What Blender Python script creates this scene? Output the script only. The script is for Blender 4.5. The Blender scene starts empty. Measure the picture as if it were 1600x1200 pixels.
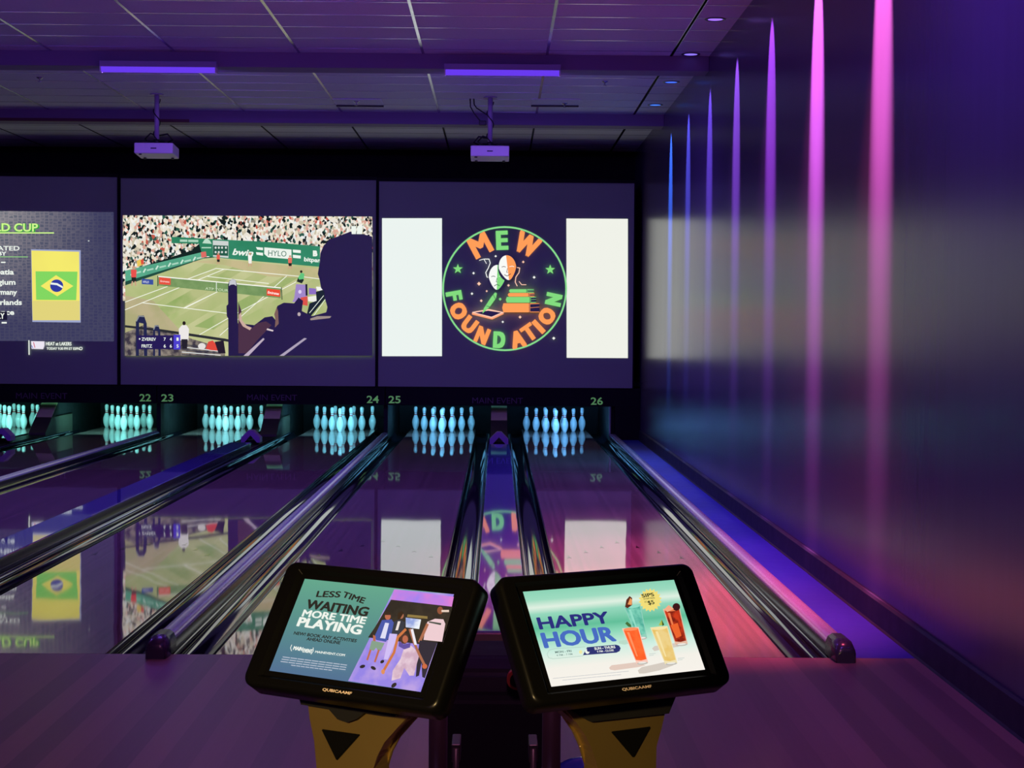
import bpy, bmesh, math, random
from mathutils import Vector, Matrix
random.seed(7)
S = bpy.context.scene
COL = S.collection
PI = math.pi

# ------------------------------------------------------------------ camera
F_PX = 2613.0
CAM_H = 1.655
YAW, PITCH, ROLL = 23 / F_PX, 85 / F_PX, 0.0075
_F = Vector((math.sin(YAW) * math.cos(PITCH), math.cos(YAW) * math.cos(PITCH), -math.sin(PITCH)))
_r = _F.cross(Vector((0, 0, 1))).normalized()
_u = _r.cross(_F)
CR = _r * math.cos(ROLL) + _u * math.sin(ROLL)
CU = _u * math.cos(ROLL) - _r * math.sin(ROLL)
CAM = Vector((0, 0, CAM_H))
cd = bpy.data.cameras.new('camera')
cd.sensor_width = 36.0
cd.lens = F_PX / 1600.0 * 36.0
cd.clip_start = 0.05
cd.clip_end = 200
cam = bpy.data.objects.new('camera', cd)
COL.objects.link(cam)
cam.matrix_world = Matrix(((CR.x, CU.x, -_F.x, 0), (CR.y, CU.y, -_F.y, 0), (CR.z, CU.z, -_F.z, CAM_H), (0, 0, 0, 1)))
S.camera = cam

# ------------------------------------------------------------------ exposure, world
S.view_settings.view_transform = 'Standard'
S.view_settings.look = 'None'
S.view_settings.gamma = 1
S.view_settings.exposure = 0.0
S.view_settings.use_curve_mapping = False
W = bpy.data.worlds.new('world'); S.world = W; W.use_nodes = True
W.node_tree.nodes['Background'].inputs[0].default_value = (0.22, 0.17, 0.55, 1)
W.node_tree.nodes['Background'].inputs[1].default_value = 0.055


def lin(c):
    if isinstance(c, str):
        c = tuple(int(c[i:i + 2], 16) for i in (0, 2, 4))
    o = []
    for v in c:
        v /= 255.0
        o.append(v / 12.92 if v <= 0.04045 else ((v + 0.055) / 1.055) ** 2.4)
    return tuple(o)


def lamp(name, typ, loc, aim, color, energy, parent=None, **kw):
    d = bpy.data.lights.new(name, typ)
    d.color = color; d.energy = energy
    for k, v in kw.items():
        setattr(d, k, v)
    o = bpy.data.objects.new(name, d); COL.objects.link(o)
    o.location = loc
    o.rotation_euler = (Vector(aim) - Vector(loc)).to_track_quat('-Z', 'Z').to_euler()
    if parent is not None:
        o.parent = parent
        o.matrix_parent_inverse = Matrix.Translation(-parent.location)
    return o

# unseen lamps around the photographer, some only added as fill
lamp('lounge_lamp', 'SPOT', (-0.75, 0.7, 1.8), (-0.12, 3.25, 0.80), (1.0, 0.70, 0.26), 340, spot_size=math.radians(25), spot_blend=0.6, shadow_soft_size=0.06)
lamp('approach_fill', 'SPOT', (0.0, 3.6, 4.2), (0.2, 7.4, 0.0), (0.66, 0.20, 0.50), 330, spot_size=math.radians(88), spot_blend=1.0, shadow_soft_size=0.4)  # unseen spot that brightens the approach floor with pinkish purple
lamp('wall_uv_lamp', 'AREA', (0.9, 6.9, 4.38), (2.17, 7.4, 3.7), (0.22, 0.08, 1.0), 90, shape='RECTANGLE', size=1.2, size_y=0.1)

lamp('ceiling_fill', 'AREA', (-1.5, 0.5, 1.6), (-1.0, 11.0, 4.5), (0.45, 0.20, 0.75), 10, shape='RECTANGLE', size=3.0, size_y=0.4)  # added fill, no known fixture; washes the ceiling purple

# ------------------------------------------------------------------ helpers
def _new(name):
    m = bpy.data.materials.new(name); m.use_nodes = True
    return m, m.node_tree, m.node_tree.nodes['Principled BSDF']


def pmat(name, c, rough=0.5, metal=0.0, spec=0.5, coat=0.0, coat_rough=0.05, ior=1.5):
    m, nt, b = _new(name)
    b.inputs['Base Color'].default_value = (*c, 1)
    b.inputs['Roughness'].default_value = rough
    b.inputs['Metallic'].default_value = metal
    b.inputs['IOR'].default_value = ior
    b.inputs['Specular IOR Level'].default_value = spec
    b.inputs['Coat Weight'].default_value = coat
    b.inputs['Coat Roughness'].default_value = coat_rough
    # faint procedural wear in the gloss
    tc = nt.nodes.new('ShaderNodeTexCoord'); nz = nt.nodes.new('ShaderNodeTexNoise')
    nz.inputs['Scale'].default_value = 9
    mr = nt.nodes.new('ShaderNodeMapRange')
    mr.inputs['To Min'].default_value = max(0.0, rough * 0.85); mr.inputs['To Max'].default_value = min(1, rough * 1.15)
    nt.links.new(tc.outputs['Object'], nz.inputs['Vector'])
    nt.links.new(nz.outputs['Fac'], mr.inputs['Value'])
    nt.links.new(mr.outputs['Result'], b.inputs['Roughness'])
    return m


_em = {}
EMK = 1.06
def emat(c, k=None, noise=None):
    """light given off by a lit picture; noise = (second colour, scale)"""
    key = (c, k, noise)
    if key in _em:
        return _em[key]
    m, nt, b = _new('lit_picture')
    b.inputs['Base Color'].default_value = (0.02, 0.02, 0.02, 1)
    b.inputs['Roughness'].default_value = 0.9
    b.inputs['Specular IOR Level'].default_value = 0.0
    b.inputs['Emission Strength'].default_value = EMK if k is None else k
    a = (*lin(c), 1)
    if noise:
        tc = nt.nodes.new('ShaderNodeTexCoord'); nz = nt.nodes.new('ShaderNodeTexNoise')
        nz.inputs['Scale'].default_value = noise[1]; nz.inputs['Detail'].default_value = 3
        r = nt.nodes.new('ShaderNodeValToRGB')
        r.color_ramp.elements[0].color = a; r.color_ramp.elements[0].position = 0.38
        r.color_ramp.elements[1].color = (*lin(noise[0]), 1); r.color_ramp.elements[1].position = 0.62
        nt.links.new(tc.outputs['Object'], nz.inputs['Vector'])
        nt.links.new(nz.outputs['Fac'], r.inputs['Fac'])
        nt.links.new(r.outputs['Color'], b.inputs['Emission Color'])
    else:
        b.inputs['Emission Color'].default_value = a
    _em[key] = m
    return m


class MB:
    def __init__(self):
        self.bm = bmesh.new(); self.mats = []

    def mi(self, m):
        if m not in self.mats:
            self.mats.append(m)
        return self.mats.index(m)

    def face(self, pts, m=None, smooth=False):
        vs = [self.bm.verts.new(p) for p in pts]
        f = self.bm.faces.new(vs); f.smooth = smooth
        if m is not None:
            f.material_index = self.mi(m)
        return f

    def box(self, x0, x1, y0, y1, z0, z1, m=None, bev=0.0, M=None):
        b = bmesh.new()
        bmesh.ops.create_cube(b, size=1)
        bmesh.ops.scale(b, vec=(x1 - x0, y1 - y0, z1 - z0), verts=b.verts)
        bmesh.ops.translate(b, vec=((x0 + x1) / 2, (y0 + y1) / 2, (z0 + z1) / 2), verts=b.verts)
        if bev:
            bmesh.ops.bevel(b, geom=list(b.edges), offset=bev, segments=3, affect='EDGES', profile=0.6)
        self.add(b, m, M)

    def add(self, b, m=None, M=None, smooth=False):
        idx = self.mi(m) if m is not None else 0
        mp = {}
        for v in b.verts:
            co = M @ v.co if M is not None else v.co
            mp[v] = self.bm.verts.new(co)
        for f in b.faces:
            try:
                nf = self.bm.faces.new([mp[v] for v in f.verts])
                nf.material_index = idx; nf.smooth = f.smooth or smooth
            except ValueError:
                pass
        b.free()

    def cyl(self, p0, p1, r0, r1=None, m=None, n=16, smooth=True):
        r1 = r0 if r1 is None else r1
        p0, p1 = Vector(p0), Vector(p1); d = p1 - p0
        b = bmesh.new()
        bmesh.ops.create_cone(b, cap_ends=True, segments=n, radius1=r0, radius2=r1, depth=d.length)
        for f in b.faces:
            f.smooth = smooth and len(f.verts) == 4
        M = Matrix.Translation((p0 + p1) / 2) @ d.to_track_quat('Z', 'Y').to_matrix().to_4x4()
        self.add(b, m, M)

    def sphere(self, c, r, m=None, u=24, v=16):
        b = bmesh.new(); bmesh.ops.create_uvsphere(b, u_segments=u, v_segments=v, radius=r)
        self.add(b, m, Matrix.Translation(c), smooth=True)

    def lathe(self, prof, m=None, n=28, c=(0, 0, 0), mat_of=None):
        rings = []
        for r, z in prof:
            if r < 1e-6:
                rings.append([self.bm.verts.new((c[0], c[1], c[2] + z))])
            else:
                rings.append([self.bm.verts.new((c[0] + r * math.cos(2 * PI * i / n), c[1] + r * math.sin(2 * PI * i / n), c[2] + z)) for i in range(n)])
        for k in range(len(rings) - 1):
            A, B = rings[k], rings[k + 1]
            mm = mat_of(k) if mat_of else m
            for i in range(n):
                j = (i + 1) % n
                if len(A) == 1 and len(B) == 1:
                    continue
                if len(A) == 1:
                    f = self.bm.faces.new([A[0], B[j], B[i]])
                elif len(B) == 1:
                    f = self.bm.faces.new([A[i], A[j], B[0]])
                else:
                    f = self.bm.faces.new([A[i], A[j], B[j], B[i]])
                f.smooth = True
                f.material_index = self.mi(mm) if mm is not None else 0

    def extrude(self, prof, y0, y1, m=None, smooth=False, cap=True):
        """closed (x,z) outline swept along y"""
        a = [self.bm.verts.new((x, y0, z)) for x, z in prof]
        b = [self.bm.verts.new((x, y1, z)) for x, z in prof]
        n = len(prof); idx = self.mi(m) if m is not None else 0
        for i in range(n):
            j = (i + 1) % n
            f = self.bm.faces.new([a[i], b[i], b[j], a[j]]); f.smooth = smooth; f.material_index = idx
        if cap:
            for q in ([self.bm.verts.new(v.co) for v in reversed(a)], [self.bm.verts.new(v.co) for v in b]):
                f = self.bm.faces.new(q); f.material_index = idx

    def prism(self, pts, off, m=None):
        """closed outline of Vectors pushed by off"""
        a = [self.bm.verts.new(p) for p in pts]; b = [self.bm.verts.new(Vector(p) + off) for p in pts]
        n = len(pts); idx = self.mi(m) if m is not None else 0
        fs = [self.bm.faces.new(a), self.bm.faces.new(list(reversed(b)))]
        for i in range(n):
            j = (i + 1) % n
            fs.append(self.bm.faces.new([a[i], b[i], b[j], a[j]]))
        for f in fs:
            f.material_index = idx

    def tube(self, pts, r, m=None, n=8):
        pts = [Vector(p) for p in pts]; rings = []
        for i, p in enumerate(pts):
            t = (pts[min(i + 1, len(pts) - 1)] - pts[max(i - 1, 0)]).normalized()
            q = t.to_track_quat('Z', 'Y')
            rings.append([self.bm.verts.new(p + q @ Vector((r * math.cos(2 * PI * k / n), r * math.sin(2 * PI * k / n), 0))) for k in range(n)])
        idx = self.mi(m) if m is not None else 0
        for A, B in zip(rings, rings[1:]):
            for k in range(n):
                j = (k + 1) % n
                f = self.bm.faces.new([A[k], A[j], B[j], B[k]]); f.smooth = True; f.material_index = idx
        for q in (list(reversed(rings[0])), rings[-1]):
            f = self.bm.faces.new(q); f.material_index = idx

    def build(self, name, m=None, parent=None, recalc=True):
        if recalc:
            bmesh.ops.recalc_face_normals(self.bm, faces=self.bm.faces)
        me = bpy.data.meshes.new(name); self.bm.to_mesh(me); self.bm.free()
        for q in (self.mats or [m]):
            me.materials.append(q)
        o = bpy.data.objects.new(name, me); COL.objects.link(o)
        if parent is not None:
            o.parent = parent
        return o


def empty(name, loc, rz=0):
    o = bpy.data.objects.new(name, None); COL.objects.link(o)
    o.location = loc; o.rotation_euler.z = rz; o.empty_display_size = 0.1
    return o


def tag(o, label=None, cat=None, group=None, kind=None):
    if label: o['label'] = label
    if cat: o['category'] = cat
    if group: o['group'] = group
    if kind: o['kind'] = kind
    return o


def copy_tree(o, parent=None):
    c = o.copy(); COL.objects.link(c)
    if parent is not None:
        c.parent = parent
    for ch in list(o.children):
        copy_tree(ch, c)
    return c


# ------------------------------------------------------------------ flat lit pictures
_txt = {}
def text_tris(s, bold):
    key = (s, bold)
    if key in _txt:
        return _txt[key]
    cu = bpy.data.curves.new('t', 'FONT'); cu.body = s; cu.offset = bold; cu.resolution_u = 3; cu.size = 1
    o = bpy.data.objects.new('t', cu); COL.objects.link(o)
    bpy.context.view_layer.update()
    me = o.evaluated_get(bpy.context.evaluated_depsgraph_get()).to_mesh()
    vs = [(v.co.x, v.co.y) for v in me.vertices]; fs = [tuple(p.vertices) for p in me.polygons]
    o.to_mesh_clear()
    bpy.data.objects.remove(o); bpy.data.curves.remove(cu)
    _txt[key] = (vs, fs)
    return _txt[key]


class Pic:
    """lit image on a plane: C origin, X right, Y up, N towards the viewer, all metres; points may be read off the photograph"""
    def __init__(self, C, X, Y):
        self.C, self.X, self.Y = Vector(C), Vector(X).normalized(), Vector(Y).normalized()
        self.N = self.X.cross(self.Y).normalized()
        self.mb = MB(); self.layer = 0.0; self.step = 0.0008

    def p(self, px, py):
        d = CR * ((px - 800) / F_PX) - CU * ((py - 600) / F_PX) + _F
        t = (self.C - CAM).dot(self.N) / d.dot(self.N)
        q = CAM + d * t - self.C
        return (q.dot(self.X), q.dot(self.Y))

    def w(self, a, b):
        return self.C + self.X * a + self.Y * b + self.N * self.layer

    def up(self):
        self.layer += self.step

    def ab(self, pts, m):
        self.up()
        f = self.mb.face([self.w(a, b) for a, b in pts], m)
        return f

    def poly(self, pts, m):
        return self.ab([self.p(*q) for q in pts], m)

    def rect(self, x0, y0, x1, y1, m):
        self.poly([(x0, y0), (x1, y0), (x1, y1), (x0, y1)], m)

    def ell(self, cx, cy, rx, ry, m, n=28, a=0):
        c, s = math.cos(a), math.sin(a)
        self.poly([(cx + rx * math.cos(t) * c - ry * math.sin(t) * s, cy + rx * math.cos(t) * s + ry * math.sin(t) * c) for t in [2 * PI * i / n for i in range(n)]], m)

    def line(self, pts, w, m):
        """stroke of px points, width w px"""
        for (x0, y0), (x1, y1) in zip(pts, pts[1:]):
            dx, dy = x1 - x0, y1 - y0; L = math.hypot(dx, dy) or 1
            nx, ny = -dy / L * w / 2, dx / L * w / 2
            ex, ey = dx / L * w * .25, dy / L * w * .25
            self.poly([(x0 + nx - ex, y0 + ny - ey), (x1 + nx + ex, y1 + ny + ey), (x1 - nx + ex, y1 - ny + ey), (x0 - nx - ex, y0 - ny - ey)], m)

    def ring(self, cx, cy, r, w, m, n=72):
        self.up()
        for i in range(n):
            t0, t1 = 2 * PI * i / n, 2 * PI * (i + 1) / n
            q = [self.p(cx + rr * math.cos(t), cy + rr * math.sin(t)) for rr, t in ((r, t0), (r, t1), (r - w, t1), (r - w, t0))]
            self.mb.face([self.w(a, b) for a, b in q], m)

    def star(self, cx, cy, r, m, n=5, k=.42, rot=0):
        pts = []
        for i in range(2 * n):
            rr = r if i % 2 == 0 else r * k
            t = -PI / 2 + PI * i / n + rot
            pts.append((cx + rr * math.cos(t), cy + rr * math.sin(t)))
        self.poly(pts, m)

    def text(self, s, l, r, h, m, bold=0.02, shear=0.0):
        if bold > 0.035:   # heavy face: two more strokes of the same word, a hair apart
            k = (bold - 0.02) * h * 2.0
            for i in range(8):
                ox, oy = k * math.cos(i * PI / 4), .6 * k * math.sin(i * PI / 4)
                self._text(s, (l[0] + ox, l[1] + oy), (r[0] + ox, r[1] + oy), h, m, 0.0, shear)
            return
        self._text(s, l, r, h, m, bold, shear)

    def _text(self, s, l, r, h, m, bold=0.02, shear=0.0):
        """s from photo point l (left end of baseline) to r, capital height h in photo pixels"""
        self.up()
        vs, fs = text_tris(s, bold)
        x0 = min(v[0] for v in vs); x1 = max(v[0] for v in vs); y1 = max(v[1] for v in vs)
        y0 = 0.0 if not any(ch in s for ch in 'gjpqy,') else 0.0
        A = Vector(self.p(*l)); B = Vector(self.p(*r)); d = B - A
        ux = d / max(1e-6, (x1 - x0)); n_ = Vector((-d.y, d.x)).normalized()
        mx, my = (l[0] + r[0]) / 2, (l[1] + r[1]) / 2
        H = (Vector(self.p(mx, my - h)) - Vector(self.p(mx, my)))
        hh = abs(H.dot(n_)) if abs(H.dot(n_)) > 1e-6 else H.length
        cap = 0.72
        uy = n_ * (hh / cap)
        idx = self.mb.mi(m)
        bv = []
        for (x, y) in vs:
            q = A + ux * (x - x0 + shear * y) + uy * y
            bv.append(self.mb.bm.verts.new(self.w(q.x, q.y)))
        for f in fs:
            try:
                nf = self.mb.bm.faces.new([bv[i] for i in f]); nf.material_index = idx
            except ValueError:
                pass

    def glyph(self, ch, cx, cy, w, h, rot, m, bold=0.06):
        if bold > .035:
            k = min(w, 16) * .125; kk = k * .7
            for ox, oy in ((-k, 0), (k, 0), (0, kk), (0, -kk), (-k, kk), (k, kk), (-k, -kk), (k, -kk)):
                self._glyph(ch, cx + ox * math.cos(rot) - oy * math.sin(rot), cy + ox * math.sin(rot) + oy * math.cos(rot), w - 2 * k, h - 2 * kk, rot, m, 0.0)
            return
        self._glyph(ch, cx, cy, w, h, rot, m, bold)

    def _glyph(self, ch, cx, cy, w, h, rot, m, bold=0.06):
        """one letter centred on a photo point, rot clockwise, sizes in photo pixels"""
        self.up()
        vs, fs = text_tris(ch, bold)
        x0 = min(v[0] for v in vs); x1 = max(v[0] for v in vs); y0 = min(v[1] for v in vs); y1 = max(v[1] for v in vs)
        c, s_ = math.cos(rot), math.sin(rot); idx = self.mb.mi(m); bv = []
        for (x, y) in vs:
            gx = ((x - x0) / (x1 - x0) - .5) * w; gy = -((y - y0) / (y1 - y0) - .5) * h
            a, b = self.p(cx + gx * c - gy * s_, cy + gx * s_ + gy * c)
            bv.append(self.mb.bm.verts.new(self.w(a, b)))
        for f in fs:
            try:
                nf = self.mb.bm.faces.new([bv[i] for i in f]); nf.material_index = idx
            except ValueError:
                pass

    def build(self, name, parent):
        o = self.mb.build(name, None, parent, recalc=False)
        if parent is not None:
            o.matrix_parent_inverse = Matrix.Translation(-parent.location)
        return o


# ------------------------------------------------------------------ materials
def plank_mat(name, c1, c2, width, rough, ior, seam=0.0, streak=0.06, bump=0.0):
    m, nt, b = _new(name)
    N, L = nt.nodes, nt.links
    tc = N.new('ShaderNodeTexCoord'); sx = N.new('ShaderNodeSeparateXYZ'); L.new(tc.outputs['Object'], sx.inputs[0])
    dv = N.new('ShaderNodeMath'); dv.operation = 'DIVIDE'; dv.inputs[1].default_value = width; L.new(sx.outputs['X'], dv.inputs[0])
    fl = N.new('ShaderNodeMath'); fl.operation = 'FLOOR'; L.new(dv.outputs[0], fl.inputs[0])
    wn = N.new('ShaderNodeTexWhiteNoise'); wn.noise_dimensions = '1D'; L.new(fl.outputs[0], wn.inputs['W'])
    mp = N.new('ShaderNodeMapping'); mp.inputs['Scale'].default_value = (60, 1.2, 1); L.new(tc.outputs['Object'], mp.inputs[0])
    nz = N.new('ShaderNodeTexNoise'); nz.inputs['Scale'].default_value = 1.0; nz.inputs['Detail'].default_value = 4; L.new(mp.outputs[0], nz.inputs['Vector'])
    ad = N.new('ShaderNodeMix'); ad.data_type = 'FLOAT'; ad.inputs[0].default_value = 0.3
    L.new(wn.outputs['Value'], ad.inputs[2]); L.new(nz.outputs['Fac'], ad.inputs[3])
    mx = N.new('ShaderNodeMix'); mx.data_type = 'RGBA'
    mx.inputs[6].default_value = (*c1, 1); mx.inputs[7].default_value = (*c2, 1)
    L.new(ad.outputs[0], mx.inputs[0]); L.new(mx.outputs[2], b.inputs['Base Color'])
    b.inputs['Roughness'].default_value = rough
    b.inputs['IOR'].default_value = ior
    if bump:
        n2 = N.new('ShaderNodeTexNoise'); n2.inputs['Scale'].default_value = 1.0
        m2 = N.new('ShaderNodeMapping'); m2.inputs['Scale'].default_value = (1.5, 0.5, 1); L.new(tc.outputs['Object'], m2.inputs[0]); L.new(m2.outputs[0], n2.inputs['Vector'])
        bp = N.new('ShaderNodeBump'); bp.inputs['Strength'].default_value = 1.0; bp.inputs['Distance'].default_value = bump
        L.new(n2.outputs['Fac'], bp.inputs['Height']); L.new(bp.outputs[0], b.inputs['Normal'])
    return m


M = {}
M['lane'] = plank_mat('lane_wood', (0.26, 0.17, 0.15), (0.17, 0.11, 0.10), 0.0273, 0.030, 3.6, bump=0.0012)
M['deck'] = plank_mat('pin_deck', (0.20, 0.17, 0.14), (0.16, 0.13, 0.11), 0.0273, 0.06, 2.3)
M['approach'] = plank_mat('approach_wood', (0.25, 0.15, 0.14), (0.10, 0.062, 0.07), 0.115, 0.38, 1.45)
M['gutter'] = pmat('gutter_plastic', (0.006, 0.006, 0.012), 0.045, ior=1.6)
M['rail'] = pmat('rail_metal', (0.50, 0.46, 0.80), 0.24, metal=0.6)
M['rail_side'] = pmat('rail_side', (0.02, 0.02, 0.03), 0.15, ior=1.9)
M['cover'] = pmat('track_cover', (0.09, 0.09, 0.34), 0.03, ior=2.4)
M['bumper'] = pmat('bumper_metal', (0.22, 0.25, 0.38), 0.07, metal=0.9)
M['cap'] = pmat('rail_cap', (0.03, 0.02, 0.05), 0.25)
M['board'] = pmat('blue_board', (0.018, 0.022, 0.36), 0.45)
M['black'] = pmat('matte_black', (0.006, 0.006, 0.008), 0.75, spec=0.2)
M['satinblack'] = pmat('satin_black', (0.003, 0.003, 0.003), 0.30, spec=0.18)
M['fabric'] = pmat('screen_fabric', (0.30, 0.36, 0.30), 0.9, spec=0.1)
M['frame'] = pmat('screen_frame', (0.004, 0.004, 0.006), 0.7, spec=0.2)
M['pinwhite'] = pmat('pin_white', (0.82, 0.85, 0.85), 0.22)
M['pinred'] = pmat('pin_red', (0.75, 0.05, 0.06), 0.25)
M['beige'] = pmat('beige_panel', (0.85, 0.85, 0.40), 0.5)
M['kick'] = pmat('kickback', (0.008, 0.010, 0.012), 0.5, spec=.2)
M['whiteplastic'] = pmat('white_plastic', (0.75, 0.74, 0.72), 0.4)
M['pole'] = pmat('pole_paint', (0.35, 0.30, 0.40), 0.45)
M['cable'] = pmat('cable_rubber', (0.006, 0.006, 0.008), 0.5)
M['gold'] = pmat('bronze_metal', (0.60, 0.42, 0.13), 0.30, metal=0.88)
M['tbar'] = pmat('grid_metal', (0.62, 0.60, 0.66), 0.22, metal=0.9)
M['tbeam'] = pmat('beam_paint', (0.20, 0.15, 0.24), 0.7)
M['redboard'] = pmat('red_board', (0.10, 0.02, 0.03), 0.6)
M['base'] = pmat('baseboard_rubber', (0.022, 0.018, 0.045), 0.6, spec=0.15)
M['chrome'] = pmat('chrome', (0.7, 0.7, 0.72), 0.15, metal=1.0)
M['numgreen'] = pmat('number_green_glow', (0.25, 0.75, 0.18), 0.5)
M['numgreen'].node_tree.nodes['Principled BSDF'].inputs['Emission Color'].default_value = (0.10, 0.30, 0.07, 1)  # glow put into the paint, standing in for blacklight fluorescence
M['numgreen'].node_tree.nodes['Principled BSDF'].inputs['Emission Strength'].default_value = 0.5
M['signdark'] = pmat('sign_lettering', (0.10, 0.05, 0.11), 0.5)
M['dart'] = pmat('lane_dart', (0.03, 0.02, 0.02), 0.05, ior=2.6)


def ceiling_mat():
    m, nt, b = _new('ceiling_tile')
    N, L = nt.nodes, nt.links
    tc = N.new('ShaderNodeTexCoord'); nz = N.new('ShaderNodeTexNoise'); nz.inputs['Scale'].default_value = 40; nz.inputs['Detail'].default_value = 5
    L.new(tc.outputs['Object'], nz.inputs['Vector'])
    r = N.new('ShaderNodeValToRGB'); r.color_ramp.elements[0].color = (0.54, 0.57, 0.55, 1); r.color_ramp.elements[1].color = (0.70, 0.73, 0.70, 1)
    L.new(nz.outputs['Fac'], r.inputs[0]); L.new(r.outputs[0], b.inputs['Base Color'])
    b.inputs['Roughness'].default_value = 0.65
    b.inputs['Specular IOR Level'].default_value = 0.35
    return m


def wall_mat():
    m, nt, b = _new('wall_satin_paint')
    N, L = nt.nodes, nt.links
    tc = N.new('ShaderNodeTexCoord')
    mp = N.new('ShaderNodeMapping'); mp.inputs['Scale'].default_value = (1, 5.0, 0.25); L.new(tc.outputs['Object'], mp.inputs[0])
    nz = N.new('ShaderNodeTexNoise'); nz.inputs['Scale'].default_value = 1.6; nz.inputs['Detail'].default_value = 6; nz.inputs['Roughness'].default_value = .65
    L.new(mp.outputs[0], nz.inputs['Vector'])
    mr = N.new('ShaderNodeMapRange'); mr.inputs['To Min'].default_value = 0.21; mr.inputs['To Max'].default_value = 0.27
    L.new(nz.outputs['Fac'], mr.inputs['Value']); L.new(mr.outputs['Result'], b.inputs['Roughness'])
    r = N.new('ShaderNodeValToRGB'); r.color_ramp.elements[0].color = (0.060, 0.042, 0.105, 1); r.color_ramp.elements[1].color = (0.075, 0.054, 0.125, 1)
    L.new(nz.outputs['Fac'], r.inputs[0]); L.new(r.outputs[0], b.inputs['Base Color'])
    b.inputs['IOR'].default_value = 1.28
    # fine roller texture
    n2 = N.new('ShaderNodeTexNoise'); n2.inputs['Scale'].default_value = 220
    L.new(tc.outputs['Object'], n2.inputs['Vector'])
    bp = N.new('ShaderNodeBump'); bp.inputs['Strength'].default_value = 0.12; bp.inputs['Distance'].default_value = 0.001
    L.new(n2.outputs['Fac'], bp.inputs['Height']); L.new(bp.outputs[0], b.inputs['Normal'])
    return m


def crowd_mat(scale=27.0, dark=False):
    m, nt, b = _new('lit_crowd')
    N, L = nt.nodes, nt.links
    b.inputs['Base Color'].default_value = (0.02, 0.02, 0.02, 1); b.inputs['Specular IOR Level'].default_value = 0
    tc = N.new('ShaderNodeTexCoord')
    vo = N.new('ShaderNodeTexVoronoi'); vo.inputs['Scale'].default_value = scale
    L.new(tc.outputs['Object'], vo.inputs['Vector'])
    mp = N.new('ShaderNodeMapping'); mp.inputs['Scale'].default_value = (1.15, 1, .85); L.new(tc.outputs['Object'], mp.inputs[0]); L.new(mp.outputs[0], vo.inputs['Vector'])
    sp = N.new('ShaderNodeSeparateXYZ'); L.new(vo.outputs['Color'], sp.inputs[0])
    r = N.new('ShaderNodeValToRGB'); r.color_ramp.interpolation = 'CONSTANT'
    e = r.color_ramp.elements
    e[0].position = 0; e[0].color = (*lin('15201f'), 1)
    e[1].position = .36 if dark else .17; e[1].color = (*lin('e9e2d4'), 1)
    for pos, c in ((.38, 'f3f0e8'), (.52, 'c9bfa6'), (.62, 'd9a493'), (.70, '2f5a4c'), (.76, 'e8ddc4'), (.86, '8c8578'), (.91, 'c25b4a'), (.94, 'dfe6e6')):
        q = e.new(pos); q.color = (*lin(c), 1)
    L.new(sp.outputs[0], r.inputs[0]); L.new(r.outputs[0], b.inputs['Emission Color'])
    b.inputs['Emission Strength'].default_value = EMK * 0.95
    return m


def hex_mat():
    m, nt, b = _new('lit_mesh_backdrop')
    N, L = nt.nodes, nt.links
    b.inputs['Base Color'].default_value = (0.02, 0.02, 0.02, 1); b.inputs['Specular IOR Level'].default_value = 0
    tc = N.new('ShaderNodeTexCoord')
    mp = N.new('ShaderNodeMapping'); mp.inputs['Scale'].default_value = (1.0, 0.01, 1.5); L.new(tc.outputs['Object'], mp.inputs[0])
    vo = N.new('ShaderNodeTexVoronoi'); vo.inputs['Scale'].default_value = 15; vo.inputs['Randomness'].default_value = 0.25; vo.feature = 'DISTANCE_TO_EDGE'
    L.new(mp.outputs[0], vo.inputs['Vector'])
    mr = N.new('ShaderNodeMapRange'); mr.inputs['From Max'].default_value = 0.22; mr.inputs['To Min'].default_value = 1; mr.inputs['To Max'].default_value = 0
    L.new(vo.outputs['Distance'], mr.inputs['Value'])
    sx = N.new('ShaderNodeSeparateXYZ'); L.new(tc.outputs['Object'], sx.inputs[0])
    gx = N.new('ShaderNodeMapRange'); gx.inputs['From Min'].default_value = -6.0; gx.inputs['From Max'].default_value = -8.2; L.new(sx.outputs['X'], gx.inputs['Value'])
    gz = N.new('ShaderNodeMapRange'); gz.inputs['From Min'].default_value = 1.7; gz.inputs['From Max'].default_value = 3.3; L.new(sx.outputs['Z'], gz.inputs['Value'])
    mu = N.new('ShaderNodeMath'); mu.operation = 'MULTIPLY'; L.new(gx.outputs[0], mu.inputs[0]); L.new(gz.outputs[0], mu.inputs[1])
    m1 = N.new('ShaderNodeMix'); m1.data_type = 'RGBA'; m1.inputs[6].default_value = (*lin('38385a'), 1); m1.inputs[7].default_value = (*lin('747a80'), 1); L.new(mu.outputs[0], m1.inputs[0])
    m2 = N.new('ShaderNodeMix'); m2.data_type = 'RGBA'; m2.inputs[6].default_value = (*lin('45455f'), 1); m2.inputs[7].default_value = (*lin('b0a8a8'), 1); L.new(mu.outputs[0], m2.inputs[0])
    m3 = N.new('ShaderNodeMix'); m3.data_type = 'RGBA'; L.new(mr.outputs[0], m3.inputs[0]); L.new(m1.outputs[2], m3.inputs[6]); L.new(m2.outputs[2], m3.inputs[7])
    L.new(m3.outputs[2], b.inputs['Emission Color']); b.inputs['Emission Strength'].default_value = EMK
    return m


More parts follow.
